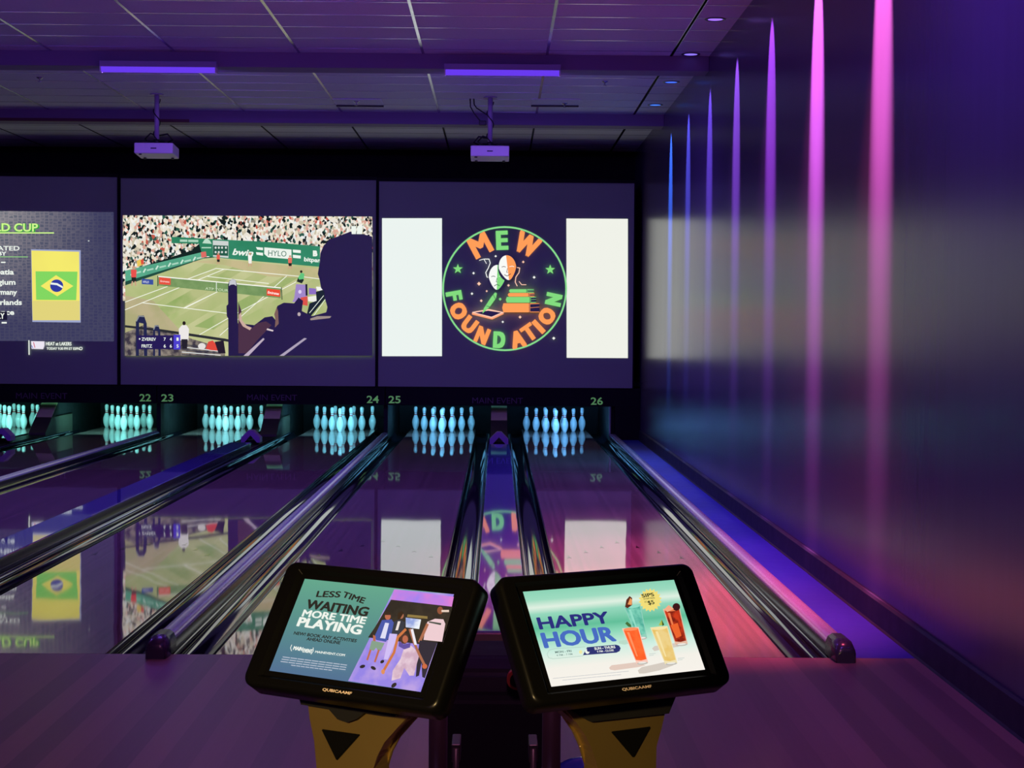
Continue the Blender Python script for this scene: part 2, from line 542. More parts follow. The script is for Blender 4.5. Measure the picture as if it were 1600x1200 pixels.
def grad_mat(name, axis_vec, stops, k=1.0):
    """lit picture whose own colours run along an axis of the object"""
    m, nt, b = _new(name)
    N, L = nt.nodes, nt.links
    b.inputs['Base Color'].default_value = (0.01, 0.01, 0.01, 1); b.inputs['Specular IOR Level'].default_value = 0.3; b.inputs['Roughness'].default_value = .3
    tc = N.new('ShaderNodeTexCoord')
    dt = N.new('ShaderNodeVectorMath'); dt.operation = 'DOT_PRODUCT'; dt.inputs[1].default_value = axis_vec[0]
    sb = N.new('ShaderNodeVectorMath'); sb.operation = 'SUBTRACT'; sb.inputs[1].default_value = axis_vec[1]
    L.new(tc.outputs['Object'], sb.inputs[0]); L.new(sb.outputs[0], dt.inputs[0])
    mr = N.new('ShaderNodeMapRange'); mr.inputs['From Min'].default_value = axis_vec[2]; mr.inputs['From Max'].default_value = axis_vec[3]
    L.new(dt.outputs['Value'], mr.inputs['Value'])
    r = N.new('ShaderNodeValToRGB'); e = r.color_ramp.elements
    e[0].position = stops[0][0]; e[0].color = (*lin(stops[0][1]), 1)
    e[1].position = stops[-1][0]; e[1].color = (*lin(stops[-1][1]), 1)
    for pos, c in stops[1:-1]:
        q = e.new(pos); q.color = (*lin(c), 1)
    L.new(mr.outputs[0], r.inputs[0]); L.new(r.outputs[0], b.inputs['Emission Color'])
    b.inputs['Emission Strength'].default_value = k
    return m


# ------------------------------------------------------------------ dimensions
WX = 2.17            # right wall
ZC = 4.50            # ceiling
FOUL = 8.43
PIN1 = FOUL + 18.29
MASK_Y = 25.3
PX0 = 0.03           # middle of the nearest pair of lanes
PITCHX = 3.45
LH = 0.533           # half lane
LC = 0.912           # lane centre from pair centre
XL = -12.5

# ------------------------------------------------------------------ room shell
b = MB(); b.box(XL, WX, -3.0, FOUL, -0.12, 0.0)
tag(b.build('floor', M['approach']), kind='structure')
b = MB(); b.box(XL, WX, FOUL, 29.2, -0.35, -0.13)
tag(b.build('floor', M['black']), kind='structure')
b = MB(); b.box(WX, WX + .15, -3.0, 29.2, -0.35, ZC + .1)
tag(b.build('wall_right', wall_mat()), kind='structure')
b = MB(); b.box(XL, WX, -3.0, 29.2, ZC, ZC + .1)
tag(b.build('ceiling', ceiling_mat()), kind='structure')
b = MB(); b.box(XL, WX, 26.7, 26.8, 0.86, ZC)
tag(b.build('wall_back', M['black']), kind='structure')
b = MB(); b.box(XL, WX, 28.6, 28.7, -0.13, 0.86)
tag(b.build('wall_pinsetter', M['black']), kind='structure')
b = MB()
prof = [(WX, 0.0), (WX - .035, 0.0), (WX - .028, .012), (WX - .024, .14), (WX - .012, .152), (WX, .152)]
b.extrude(prof, -3.0, 25.2)
tag(b.build('baseboard_right', M['base']), kind='structure')

b = MB(); b.box(XL, WX, 25.42, 28.6, 0.805, 0.86)
tag(b.build('trim_8', M['black']), kind='structure')

# dropped beams
for i, (yb, n) in enumerate(((8.0, 1), (12.7, 2), (17.4, 3), (22.1, 4))):
    b = MB(); b.box(XL, WX - .001, yb, yb + .35, ZC - .155, ZC, bev=0.004)
    tag(b.build('trim_%d' % n, M['tbeam']), kind='structure')
b = MB(); b.box(XL, -4.07, 22.07, 22.105, ZC - .16, ZC - .12)
tag(b.build('trim_5', M['redboard']), kind='structure')

# suspended ceiling grid
b = MB()
for i in range(-8, 2):
    x = 0.49 + 1.28 * i
    b.box(x - .014, x + .014, -3, 26.7, ZC - .006, ZC)
x = 1.775; b.box(x - .014, x + .014, -3, 26.7, ZC - .006, ZC)
tag(b.build('trim_6', M['tbar']), kind='structure')
b = MB()
y = -2.4
while y < 26.6:
    if not any(0 <= y - q <= .35 for q in (8.0, 12.7, 17.4, 22.1)):
        b.box(XL, WX - .001, y - .007, y + .007, ZC - .004, ZC - .0005)
    y += 0.61
tag(b.build('trim_7', M['tbar']), kind='structure')

# ------------------------------------------------------------------ lanes
def gutter_profile(x0, x1):
    n = 14; top = -0.004; dep = 0.085
    cx, rx = (x0 + x1) / 2, (x1 - x0) / 2 - .008
    inner = [(cx - rx * math.cos(PI * i / n), top - dep * math.sin(PI * i / n) ** .8) for i in range(n + 1)]
    outer = [(x1, top), (x1, -0.13), (x0, -0.13), (x0, top)]
    return inner + outer

def make_lane():
    r = empty('bowling_lane', (0, FOUL, 0))
    b = MB(); b.box(-LH, LH, 0.004, 19.5, -0.13, 0.0); b.build('lane_surface', M['lane'], r)
    b = MB(); b.box(-LH, LH, 17.55, 17.556, -.01, .0006); b.build('deck_joint', M['dart'], r)
    for k in range(-3, 4):
        x = k * .1365; y = 4.6 - abs(k) * .29
        b = MB(); b.face([(x - .016, y - .08, .0008), (x, y - .05, .0008), (x + .016, y - .08, .0008), (x, y + .08, .0008)])
        b.build('aiming_dart', M['dart'], r, recalc=False)
    return r

lane_proto = make_lane()
pairs = [(PX0 - k * PITCHX) for k in range(3)]
lane_x = {}
num = 26
for P in pairs:
    lane_x[num] = P + LC; lane_x[num - 1] = P - LC; num -= 2
desc = {26: 'glossy wooden lane under number 26, closest to the side wall', 25: 'glossy wooden lane under number 25, left of the purple ball track cover',
        24: 'glossy wooden lane under number 24, in front of the right of the tennis screen', 23: 'glossy wooden lane under number 23, reflecting the tennis court',
        22: 'glossy wooden lane under number 22, reflecting the flag picture', 21: 'glossy wooden lane farthest from the side wall, at the picture edge'}
first = True
for n in (26, 25, 24, 23, 22, 21):
    o = lane_proto if first else copy_tree(lane_proto)
    first = False
    o.location.x = lane_x[n]
    tag(o, desc[n], 'bowling lane', 'bowling lanes side by side')

where = {26: 'the lane nearest the wall', 25: 'the second lane from the wall', 24: 'the third lane from the wall', 23: 'the fourth lane from the wall', 22: 'the fifth lane from the wall', 21: 'the leftmost lane'}
CWID = .145
for P, (nl, nr) in zip(pairs, ((25, 26), (23, 24), (21, 22))):
    for sgn, n in ((-1, nl), (1, nr)):
        # inner gutter, beside the ball track
        xs = sorted((P + sgn * CWID, P + sgn * (LC - LH)))
        b = MB(); b.extrude(gutter_profile(*xs), FOUL + .004, 26.9, M['gutter'], smooth=True)
        g = b.build('gutter', M['gutter'])
        tag(g, 'shiny black gutter between %s and its track cover' % where[n], 'gutter', 'gutters along the lanes')
        x = P + sgn * (CWID + .024)
        b = MB(); b.extrude([(x + .021 * math.cos(PI * i / 8), -.006 + .030 * math.sin(PI * i / 8)) for i in range(9)], FOUL + .25, 26.2, M['bumper'], smooth=True)
        b.build('bumper_rail', M['bumper'], g)['label'] = 'slim metallic bumper rail'
        xs = sorted((P + sgn * (LC + LH), P + sgn * (PITCHX / 2 - .055)))
        b = MB(); b.extrude(gutter_profile(*xs), FOUL + .004, 26.9, M['gutter'], smooth=True)
        tag(b.build('gutter', M['gutter']), 'shiny black gutter between %s and its divider rail' % where[n], 'gutter', 'gutters along the lanes')

# ball track covers in the middle of each pair
names = ['below the logo screen', 'below the tennis screen', 'at the left picture edge']
for P, nm in zip(pairs, names):
    r = empty('ball_track_cover', (P, FOUL, 0))
    b = MB(); b.box(-CWID + .006, CWID - .006, 0.03, 13.9, 0.110, 0.122, bev=.004); b.build('top_plate', M['cover'], r)
    b = MB(); b.box(-CWID + .012, CWID - .012, 0.05, 13.88, -0.13, 0.110); b.build('side_wall', M['rail_side'], r)
    b = MB(); b.box(-CWID + .006, CWID - .006, 0.0, 0.05, -0.13, 0.112, bev=.004); b.build('end_panel', pmat('brown_panel', (0.10, 0.07, 0.05), .5), r)
    b = MB(); b.box(-CWID + .02, CWID - .02, 13.9, 16.54, -0.13, 0.03); b.build('low_deck', M['satinblack'], r)
    tag(r, 'long flat purple ball track cover ' + nm, 'ball track cover', 'ball track covers between paired lanes')
    # bracket in front of the panel
    r = empty('track_hood', (P, 23.2, 0.03))
    b = MB()
    b.prism([Vector(v) for v in ((-.13, 0, .03), (-.13, 0, .10), (-.03, 0, .20), (.03, 0, .20), (.13, 0, .10), (.13, 0, .03), (.09, 0, .03), (0, 0, .13), (-.09, 0, .03))], Vector((0, .22, 0)))
    b.build('hood_shell', pmat('purple_plastic', (0.30, 0.16, 0.45), .4), r)
    b = MB(); b.box(-.10, .10, .05, .2, 0, .06); b.build('hood_foot', M['satinblack'], r)
    tag(r, 'small purple angled hood at the far end of the track ' + nm, 'track hood', 'purple hoods at the pin end')
    # sloping beige cover
    r = empty('accelerator_cover', (P, 25.0, 0))
    b = MB()
    w = .125
    for q in ([(-w, 0, .06), (w, 0, .06), (w, .42, .30), (-w, .42, .30)],): b.face(q)
    b.prism([Vector((-w, 0, -.13)), Vector((-w, 0, .06)), Vector((-w, .42, .29)), Vector((-w, 1.6, .29)), Vector((-w, 1.6, -.13))], Vector((2 * w, 0, 0)))
    b.build('lower_slope', pmat('dark_slope', (0.06, 0.055, 0.04), .5), r)
    b = MB()
    b.prism([Vector((-w, .38, .275)), Vector((-w, .78, .51)), Vector((-w, 1.6, .51)), Vector((-w, 1.6, .275))], Vector((2 * w, 0, 0)))
    b.build('upper_body', M['kick'], r)
    b = MB()
    b.prism([Vector((-w + .004, .365, .278)), Vector((-w + .004, .765, .513)), Vector((-w + .004, .775, .507)), Vector((-w + .004, .375, .272))], Vector((2 * w - .008, 0, 0)))
    b.build('beige_plate', M['beige'], r)
    tag(r, 'beige sloping ball accelerator cover ' + nm, 'accelerator cover', 'beige covers rising between the pin decks')

# divider rails between pairs (and beside lane 26)
rails = [(PX0 + PITCHX / 2, 'shiny round-topped divider rail beside the blue side board'),
         (PX0 - PITCHX / 2, 'shiny round-topped divider rail between lanes 24 and 25'),
         (PX0 - 1.5 * PITCHX, 'shiny round-topped divider rail between lanes 22 and 23'),
         (PX0 - 2.5 * PITCHX, 'shiny round-topped divider rail beyond the leftmost lane')]
def make_rail():
    r = empty('divider_rail', (0, FOUL, 0))
    w = .055
    top = [(w * .98 * math.cos(PI * i / 12), .052 + .040 * math.sin(PI * i / 12)) for i in range(13)]
    b = MB(); b.extrude(top, .10, 16.8, smooth=True); b.build('rail_top', M['rail'], r)
    b = MB(); b.box(-w, w, .10, 16.8, -.13, .052); b.build('rail_body', M['rail_side'], r)
    b = MB()
    y = .02
    prof = [(-w * 1.04, -.0), (-w * 1.04, .06), (-w * .8, .092), (-w * .4, .106), (w * .4, .106), (w * .8, .092), (w * 1.04, .06), (w * 1.04, 0)]
    # rounded nose
    secs = [(-.13, .25), (-.12, .6), (-.09, .85), (-.04, 1.0), (.12, 1.0)]
    rings = [[b.bm.verts.new((x * (0.7 + .3 * k), yy, z * (.35 + .65 * k) if z > 0 else 0)) for x, z in prof] for yy, k in secs]
    for A, B in zip(rings, rings[1:]):
        for i in range(len(prof)):
            j = (i + 1) % len(prof)
            f = b.bm.faces.new([A[i], A[j], B[j], B[i]]); f.smooth = True
    b.bm.faces.new(rings[0]); b.bm.faces.new(list(reversed(rings[-1])))
    b.build('end_cap', M['cap'], r)
    return r
rp = make_rail()
for i, (x, lb) in enumerate(rails):
    o = rp if i == 0 else copy_tree(rp)
    o.location.x = x; tag(o, lb, 'divider rail', 'divider rails between lane pairs')

# blue board by the wall
b = MB(); b.box(PX0 + PITCHX / 2 + .060, WX - .036, FOUL + .002, 25.2, -.13, 0.0)
tag(b.build('side_board', M['board']), 'flat blue-violet floor board between last divider rail and side wall', 'floor board')

# ------------------------------------------------------------------ pin decks
def pit_wall(x, w, lb):
    b = MB(); b.box(x - w / 2, x + w / 2, 25.45, 28.55, -.13, .80)
    tag(b.build('kickback_wall', M['kick']), lb, 'partition', 'dark partitions between pin decks')
for P, nm in zip(pairs, names):
    b = MB(); b.box(P - .12, P + .12, 26.65, 28.5, -.13, .79)
    tag(b.build('kickback_wall', M['kick']), 'dark partition behind the beige cover ' + nm, 'partition', 'dark partitions between pin decks')
pit_wall(PX0 + PITCHX / 2 + .0, .06, 'dark partition right of the pins of lane 26')
pit_wall(PX0 - PITCHX / 2, .06, 'dark partition between the pins of lanes 24 and 25')
pit_wall(PX0 - 1.5 * PITCHX, .06, 'dark partition between the pins of lanes 22 and 23')
# metal edge strip right of lane 26
b = MB(); b.box(PX0 + PITCHX / 2 - .05, PX0 + PITCHX / 2 - .03, 25.32, 25.50, -.13, .5)
tag(b.build('edge_strip', pmat('strip_metal', (.25, .3, .3), .3, metal=.7)), 'narrow upright metal strip right of the pins of lane 26', 'edge strip')
b = MB(); b.box(PX0 + PITCHX / 2 + .03, WX - .001, MASK_Y, 25.4, -.13, .50)
tag(b.build('end_panel', M['black']), 'black panel closing the gap between lane 26 and side wall', 'panel')

prof = [(0.0, 0), (1.0, 0), (1.05, .05), (1.41, .75), (1.955, 2.25), (2.25, 3.375), (2.383, 4.5), (2.30, 5.875), (2.05, 6.7), (1.80, 7.25), (1.24, 8.625), (.98, 9.4), (.92, 9.7), (.90, 10.0),
        (.905, 10.35), (.92, 10.7), (.95, 11.0), (1.03, 11.6), (1.18, 12.4), (1.273, 13.5), (1.16, 14.2), (.9, 14.65), (.5, 14.92), (0, 15.0)]
prof = [(r * .0254, z * .0254) for r, z in prof]
b = MB()
b.lathe(prof, n=24, mat_of=lambda k: M['pinred'] if k in (11, 12, 15) else M['pinwhite'])
pin0 = b.build('bowling_pin')
rows = [('front pin of the triangle', 0, 0)]
pos = []
dx = .3048 / 2; dy = .264
pos.append((0, 0, 'front bowling pin of the triangle on %s'))
for k, s in ((-1, 'left'), (1, 'right')):
    pos.append((k * dx, dy, 'second-row bowling pin, ' + s + ' one, on %s'))
for k, s in ((-2, 'left end'), (0, 'middle'), (2, 'right end')):
    pos.append((k * dx, 2 * dy, 'third-row bowling pin, ' + s + ', on %s'))
for k, s in ((-3, 'left corner'), (-1, 'inner left'), (1, 'inner right'), (3, 'right corner')):
    pos.append((k * dx, 3 * dy, 'back-row bowling pin, ' + s + ', on %s'))
first = True
for n in (26, 25, 24, 23, 22, 21):
    for (px, py, lb) in pos:
        o = pin0 if first else pin0.copy()
        if not first: COL.objects.link(o)
        first = False
        o.location = (lane_x[n] + px, PIN1 + py, 0)
        o.rotation_euler.z = random.random() * 6
        tag(o, ('white ' + lb) % where[n], 'bowling pin', 'ten pins standing on ' + where[n])

pin_light = {26: (.14, .48, 1.0), 25: (.16, .58, 1.0), 24: (.20, .74, .98), 23: (.24, .82, .88), 22: (.22, .84, .78), 21: (.22, .84, .76)}
for n in (26, 25, 24, 23, 22, 21):
    x = lane_x[n]; c = pin_light[n]
    r = empty('pin_deck_light', (x, 25.62, .56))
    b = MB(); b.box(-.5, .5, -.05, .05, 0, .24, bev=.006); b.build('light_housing', M['black'], r)
    tag(r, 'strip light tucked above the pins of ' + where[n], 'strip light', 'strip lights behind the mask')
    b = MB(); b.cyl((-.42, -.02, -.014), (.42, -.02, -.014), .010)
    tm = emat((int(255 * c[0]), int(255 * c[1]), int(255 * c[2])), 1.4); b.build('light_tube', tm, r)
    lamp('pin_light', 'AREA', (x, 25.69, .60), (x, 27.1, .2), c, 30, parent=r, shape='RECTANGLE', size=1.0, size_y=.05)

# ------------------------------------------------------------------ masking units over the pins
def on_plane(px, py, y):
    d = CR * ((px - 800) / F_PX) - CU * ((py - 600) / F_PX) + _F
    t = y / d.y
    q = CAM + d * t
    return q.x, q.z

YM = MASK_Y
msets = [(PX0 - PITCHX / 2, WX, '25', '26', (607, 628), (923, 944), (738, 817), 'black mask panel lettered with numbers 25 and 26'),
         (PX0 - 1.5 * PITCHX, PX0 - PITCHX / 2, '23', '24', (252, 273), (573, 594), (386, 464), 'black mask panel lettered with numbers 23 and 24'),
         (PX0 - 2.5 * PITCHX, PX0 - 1.5 * PITCHX, None, '22', None, (218, 238), (25, 105), 'black mask panel lettered with number 22, at the left edge')]
for (x0, x1, a, c, ra, rc, rt, lb) in msets:
    r = empty('masking_unit', ((x0 + x1) / 2, YM, .5))
    hw = (x1 - x0) / 2 - .006
    b = MB(); b.box(-hw, hw, 0, .11, 0, .278, bev=.003); b.build('mask_panel', pmat('mask_laminate', (.006, .005, .008), .6, spec=.15), r)
    P_ = Pic((r.location.x, YM - .002, .6), (1, 0, 0), (0, 0, 1)); P_.step = .0003
    base = 628
    def yb(px): return 625.6 + .0075 * (px - 420) + (2.2 if px > 700 else 1.2 if px > 500 else 0)
    P_.text('MAIN EVENT', (rt[0], yb(rt[0])), (rt[1], yb(rt[1])), 9.5, M['signdark'], .0)
    P_.build('sign_lettering', r)
    for s, rr in ((a, ra), (c, rc)):
        if s:
            Q_ = Pic((r.location.x, YM - .002, .6), (1, 0, 0), (0, 0, 1))
            yy = 627 + .0075 * (rr[0] - 230)
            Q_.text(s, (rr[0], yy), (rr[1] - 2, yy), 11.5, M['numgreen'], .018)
            Q_.build('lane_number', r)
    tag(r, lb, 'masking panel', 'black mask panels above the pins')

# ------------------------------------------------------------------ projection screens
YS = 25.26
FAB = M['fabric']
def screen(x0, x1, ztop, zbot, lb):
    r = empty('projection_screen', ((x0 + x1) / 2, YS, zbot))
    hw = (x1 - x0) / 2; h = ztop - zbot
    b = MB(); b.box(-hw, hw, .004, .02, 0.0, h); b.build('screen_fabric', FAB, r)
    b = MB(); g = .019
    b.box(-hw - g, -hw, -.012, .05, 0, h); b.box(hw, hw + g, -.012, .05, 0, h); b.box(-hw - g, hw + g, -.012, .05, h, h + .05)
    b.box(-hw, hw, .02, .05, 0, h)
    b.build('screen_frame', M['frame'], r)
    tag(r, lb, 'projection screen', 'projection screens in a row')
    return r
sx0, sz0 = on_plane(592, 289, YS); sx1, sz1 = on_plane(988, 607, YS)
ZB = .782
s3 = screen(sx0 + .003, sx1, 3.87, ZB, 'projection screen showing the round foundation logo between two white panels')
tx0, _ = on_plane(188.5, 440, YS); tx1, _ = on_plane(587, 440, YS)
s2 = screen(tx0, tx1, 3.885, ZB, 'projection screen showing a tennis match and a dark onlooker')
ux1, _ = on_plane(183.5, 440, YS)
s1 = screen(ux1 - 3.95, ux1, 3.90, ZB, 'projection screen cut off by the left edge, showing a flag card')

DK = FAB  # where the projector throws no light, the bare fabric shows
# --- logo screen
G, O_, Wt, PK = emat('7fd67a'), emat('ff9a55'), emat('f2f4f0'), emat('ffc9b0')
P3 = Pic((s3.location.x, YS, 2.3), (1, 0, 0), (0, 0, 1)); P3.step = .0004
pw = emat('e0e8e4', 1.12)
P3.poly([(597, 341), (690.5, 341), (690.5, 556.5), (597, 556.5)], pw)
P3.poly([(885, 341.5), (981, 342), (981, 559.5), (885.5, 559)], emat('e4e6dd', 1.12))
cx, cy, R = 788.5, 451, 97.5
P3.ring(cx, cy, R, 2.6, emat('84d68a'))
def arc_letter(ch, ang, rad, w, h, m, flip=False):
    t = math.radians(ang)
    x, y = cx + rad * math.sin(t), cy - rad * math.cos(t)
    P3.glyph(ch, x, y, w, h, t + (PI if flip else 0), m, .07)
for ch, x, y, w, h, rot, m in (('M', 750.5, 383.5, 32, 33, -28, O_), ('E', 784.5, 375.5, 19, 30, -2, G), ('W', 823.5, 382.5, 38, 33, 26, O_)):
    P3.glyph(ch, x, y, w, h, math.radians(rot), m, .09)
for ch, x, y, w, h, rot, m in (('F', 709.5, 462.5, 15, 25, 80, G), ('O', 716.5, 486, 25, 25, 60, O_), ('U', 733.5, 507.5, 21, 25, 37, O_), ('N', 753.5, 524, 20, 26, 22, O_),
                            ('D', 780, 531, 19, 26, 3, G), ('A', 809, 530, 23, 27, -15, O_), ('T', 827, 519.5, 21, 26, -35, O_), ('I', 841.5, 510.5, 8, 25, -43, O_),
                            ('O', 854.5, 494, 25, 25, -55, O_), ('N', 865, 468, 19, 25, -78 , G)):
    P3.glyph(ch, x, y, w, h, math.radians(rot), m, .06)
P3.star(715.5, 420.5, 8, G); P3.star(859.5, 421.5, 8, G)
for x, y, rr, m in ((740, 427, 2.2, Wt), (774.5, 400.5, 2, Wt), (817.5, 409.5, 2.2, PK), (834.5, 433.5, 2.4, Wt), (748.5, 443.5, 3.2, PK), (760.5, 455, 1.8, PK),
                    (737.5, 459, 2.2, Wt), (752, 470, 2.4, PK), (781.5, 467.5, 2.6, G), (794.5, 446, 2.2, PK), (812.5, 495.5, 2.6, PK), (785.5, 503, 2, Wt), (865, 528.5, 2.6, Wt)):
    P3.star(x, y, rr, m, n=4, k=.6)
# ribbons
P3.line([(749, 407), (756, 405), (760, 412)], 1, Wt)
P3.line([(757, 405), (764, 405), (766, 411), (763, 419), (759, 426), (761, 433), (766, 435)], 1.3, Wt)
P3.line([(807, 418), (812, 419), (811, 426), (806, 433), (805, 441), (808, 447)], 1.3, PK)
P3.line([(811, 440), (815, 445), (822, 445)], 1.1, PK)
# sad and smiling masks
def mask_half(x, y, rx, ry, a, left, m):
    pts = []
    for i in range(15):
        t = PI / 2 + PI * i / 14 if left else -PI / 2 + PI * i / 14
        X_ = rx * math.cos(t); Y_ = ry * math.sin(t)
        X_ *= 1 - .38 * max(0, Y_ / ry)
        pts.append((x + X_ * math.cos(a) - Y_ * math.sin(a), y + X_ * math.sin(a) + Y_ * math.cos(a)))
    P3.poly(pts, m)
for (x, y, rx, ry, a, m2, smile) in ((776.8, 433.5, 13.2, 19.5, 0.03, G, False), (793, 418.5, 13.6, 19.5, -.12, O_, True)):
    P3.ell(x, y, rx + 1.2, ry + 1.2, DK)
    mask_half(x, y, rx, ry, a, True, Wt); mask_half(x, y, rx, ry, a, False, m2)
    dk = emat('3a5a50') if not smile else emat('5a4038')
    P3.line([(x - 9, y - 1), (x - 6, y - 2), (x - 3, y - 1)], .9, dk); P3.line([(x + 3, y - 1.5), (x + 7, y - 2.5), (x + 10, y - 1.5)], .9, Wt)
    P3.line([(x, y + 1), (x - 1.5, y + 7), (x + .5, y + 7.5)], .8, dk)
    if smile: P3.line([(x - 5, y + 11), (x - .5, y + 13), (x + 5, y + 9.5)], 1, dk)
    else: P3.line([(x - 4.5, y + 13.5), (x - .5, y + 11), (x + 3.5, y + 13)], 1, dk)
# pen and tablet
P3.poly([(738, 487.5), (764, 483), (788, 488), (769, 499), (738, 491)], PK)
P3.poly([(742, 488.5), (763, 485.5), (783, 488.5), (768, 495)], DK)
P3.poly([(737.5, 489), (741, 489.5), (768, 497), (786, 489), (787.5, 490.5), (769, 499.3), (737.5, 491.5)], emat('ff9f74'))
P3.poly([(753.5, 490), (756, 482), (767, 465), (773.5, 457), (776.5, 458.5), (775, 466), (765, 480), (756, 488)], G)
P3.line([(760, 478), (766, 480)], .7, DK); P3.line([(771, 461), (774, 467)], .7, DK)
# books
def book(x0, x1, y0, y1, m, pg):
    P3.poly([(x0 + 1, y0), (x1, y0), (x1, y1), (x0 + 1, y1), (x0 - .8, (y0 + y1) / 2)], m)
    P3.line([(pg, y0), (pg, y1)], .9, DK)
    P3.poly([(pg + 1.2, y0 + 1.4), (x1 + .3, y0 + .8), (x1 + .3, y1 - 1), (pg + 1.2, y1 - 1)], DK)
    P3.line([(pg + 1.6, y0 + (y1 - y0) * .5), (x1, y0 + (y1 - y0) * .42)], .6, m)
book(796, 834, 452, 457.5, G, 823); book(794, 835, 458, 463.5, O_, 826); book(791, 837.5, 464, 473, G, 828); book(785.5, 842.5, 474, 488, O_, 827)
P3.build('projected_picture', s3)

# --- tennis screen
P2 = Pic((s2.location.x, YS, 2.3), (1, 0, 0), (0, 0, 1)); P2.step = .00025
P2.poly([(192, 336.5), (581.5, 338.5), (582, 372), (582, 470), (192, 470)], crowd_mat())
dg = emat('1c3d36', noise=('27493f', 6))
P2.poly([(196, 437), (236, 400), (262, 376), (282, 366), (332, 378), (332, 396), (196, 446)], crowd_mat(28, True))
P2.poly([(215, 419), (300, 391), (312, 380), (330, 384), (330, 398), (196, 452), (196, 428)], emat('12241f'))
# back wall boards
gr = emat('2c7f5c', noise=('35896a', 2)); grl = emat('4f9f82')
P2.poly([(268, 370), (360, 375), (420, 378), (500, 385), (500, 417), (440, 412), (332, 402), (316, 398), (311, 381), (268, 380)], gr)
P2.line([(282, 376), (292, 376.2)], 3.6, emat('a9cfb8')); P2.line([(295, 376.3), (309, 376.6)], 3.6, emat('a9cfb8'))
P2.poly([(316, 380), (320, 374), (323, 372), (328, 376), (331, 381)], emat('b8d8c4')); P2.rect(315, 386, 330, 388, emat('a9cfb8'))
P2.poly([(332.5, 375.5), (357, 377), (357, 403), (333, 401)], emat('c8cfcc')); P2.poly([(333, 383), (356.5, 384), (356.5, 400), (333, 398.5)], emat('255a48'))
for yy in (387, 394):
    for xx in (337, 342, 347, 353): P2.ell(xx, yy, 1.6, 1.8, emat('d8dcd8'), 8)
wt = emat('e8efe6')
P2.text('bwin', (363.5, 398), (394, 400), 10, wt, .05, .25)
P2.poly([(400, 386), (411, 387), (411, 391), (402, 390)], wt); P2.poly([(400, 394), (411, 395), (411, 399.5), (401, 398)], wt)
P2.poly([(413, 386.5), (455.5, 390), (455.5, 405), (419, 402), (413, 397)], wt)
P2.text('HYLO', (419, 399.5), (447.5, 401), 9, emat('2f6a58'), .0)
P2.poly([(457.5, 390), (470, 391), (470, 395.5), (458, 394.5)], wt); P2.poly([(457.5, 398), (470, 399.5), (470, 404), (458, 403)], wt)
P2.glyph('B', 492.5, 396, 7, 9, 0, wt, .05)
P2.text('bitpan', (475, 408), (501, 410), 6.5, wt, .03)
# side board
P2.poly([(196, 423), (320, 393), (322, 402), (196, 440)], emat('58a888', noise=('4d9a7d', 3)))
for k in range(6):
    x = 205 + k * 19.5; y = 426 - (x - 196) * .235
    P2.line([(x, y + 6), (x + 3, y + 1)], 2.4, emat('c9e2d3')); P2.line([(x + 6, y + 3), (x + 15, y + .8)], 2.6, emat('a6d0ba'))
P2.poly([(314, 394), (322, 393), (323, 401.5), (315, 403)], emat('d86a62'))
P2.poly([(196, 440), (322, 402), (332, 401), (332, 404), (196, 446)], emat('1f4a3c'))
P2.poly([(214, 408), (219, 405), (224, 407), (225, 413), (215, 417)], emat('e6c25a')); P2.poly([(220, 406), (225, 406), (225, 412), (221, 414)], emat('d6503c'))
# court
court = emat('a6b474', noise=('bfc28e', 1.6))
P2.poly([(196, 446), (318, 404), (335, 402.5), (500, 417), (582, 424), (582, 556), (196, 556)], court)
for a, cc in ((0, 'a8b678'), (1, '90a862'), (2, 'a9b577'), (3, '93aa66'), (4, 'a6b574'), (5, '97ac68')):
    x0 = 210 + a * 44
    P2.poly([(x0 + 110, 412 + a * 5), (x0 + 132, 414 + a * 5), (max(196.5, x0 - 8), 500 + a * 5), (max(196.5, x0 - 38), 495 + a * 5)], emat(cc, noise=('b2b880', 2.5)))
P2.poly([(300, 409), (345, 405), (500, 420), (500, 436), (420, 432), (350, 414)], emat('c2b589', noise=('b4b27e', 3)))
P2.poly([(196, 462), (240, 470), (285, 520), (330, 548), (196, 540)], emat('a9a578', noise=('b7ab86', 3)))
wl = emat('eef0e2')
for pts in ([(196, 472), (338, 419.5)], [(196, 484), (351, 420.5)], [(338, 419.5), (470, 432), (500, 436)], [(222, 473), (359, 490)], [(288, 481), (338, 457)],
            [(448, 431.5), (344, 524)], [(312, 523), (371, 489), (462, 441), (462, 440)], [(325, 432), (420, 443)], [(288, 482), (340, 456)]):
    P2.line(pts, 1.1, wl)
# net
P2.poly([(248, 432), (440, 450), (439, 466), (247, 446)], emat('6f8f58', noise=('7c9a62', 8)))
P2.line([(248, 432), (440, 450)], 1.6, emat('f3f3ea')); P2.line([(338.5, 441), (338.5, 455)], 1, wt); P2.line([(440, 449), (441, 468)], 1.2, emat('2c3a2c')); P2.line([(247, 431), (247, 447)], 1.2, emat('2c3a2c'))
P2.poly([(249, 433), (267, 435), (267, 445.5), (249, 444)], emat('e0503c')); P2.text('Emirates', (251, 440.5), (265, 441.8), 3, emat('f4cfc6'), .02)
P2.poly([(417, 451), (438, 453), (438, 464), (417, 461.5)], emat('e4482f')); P2.text('Emirates', (418.5, 458.5), (436, 461), 4, emat('ffe9e2'), .03)
P2.text('ATP TOUR', (321, 452.5), (357, 456), 4, emat('c7d8b4'), .01)
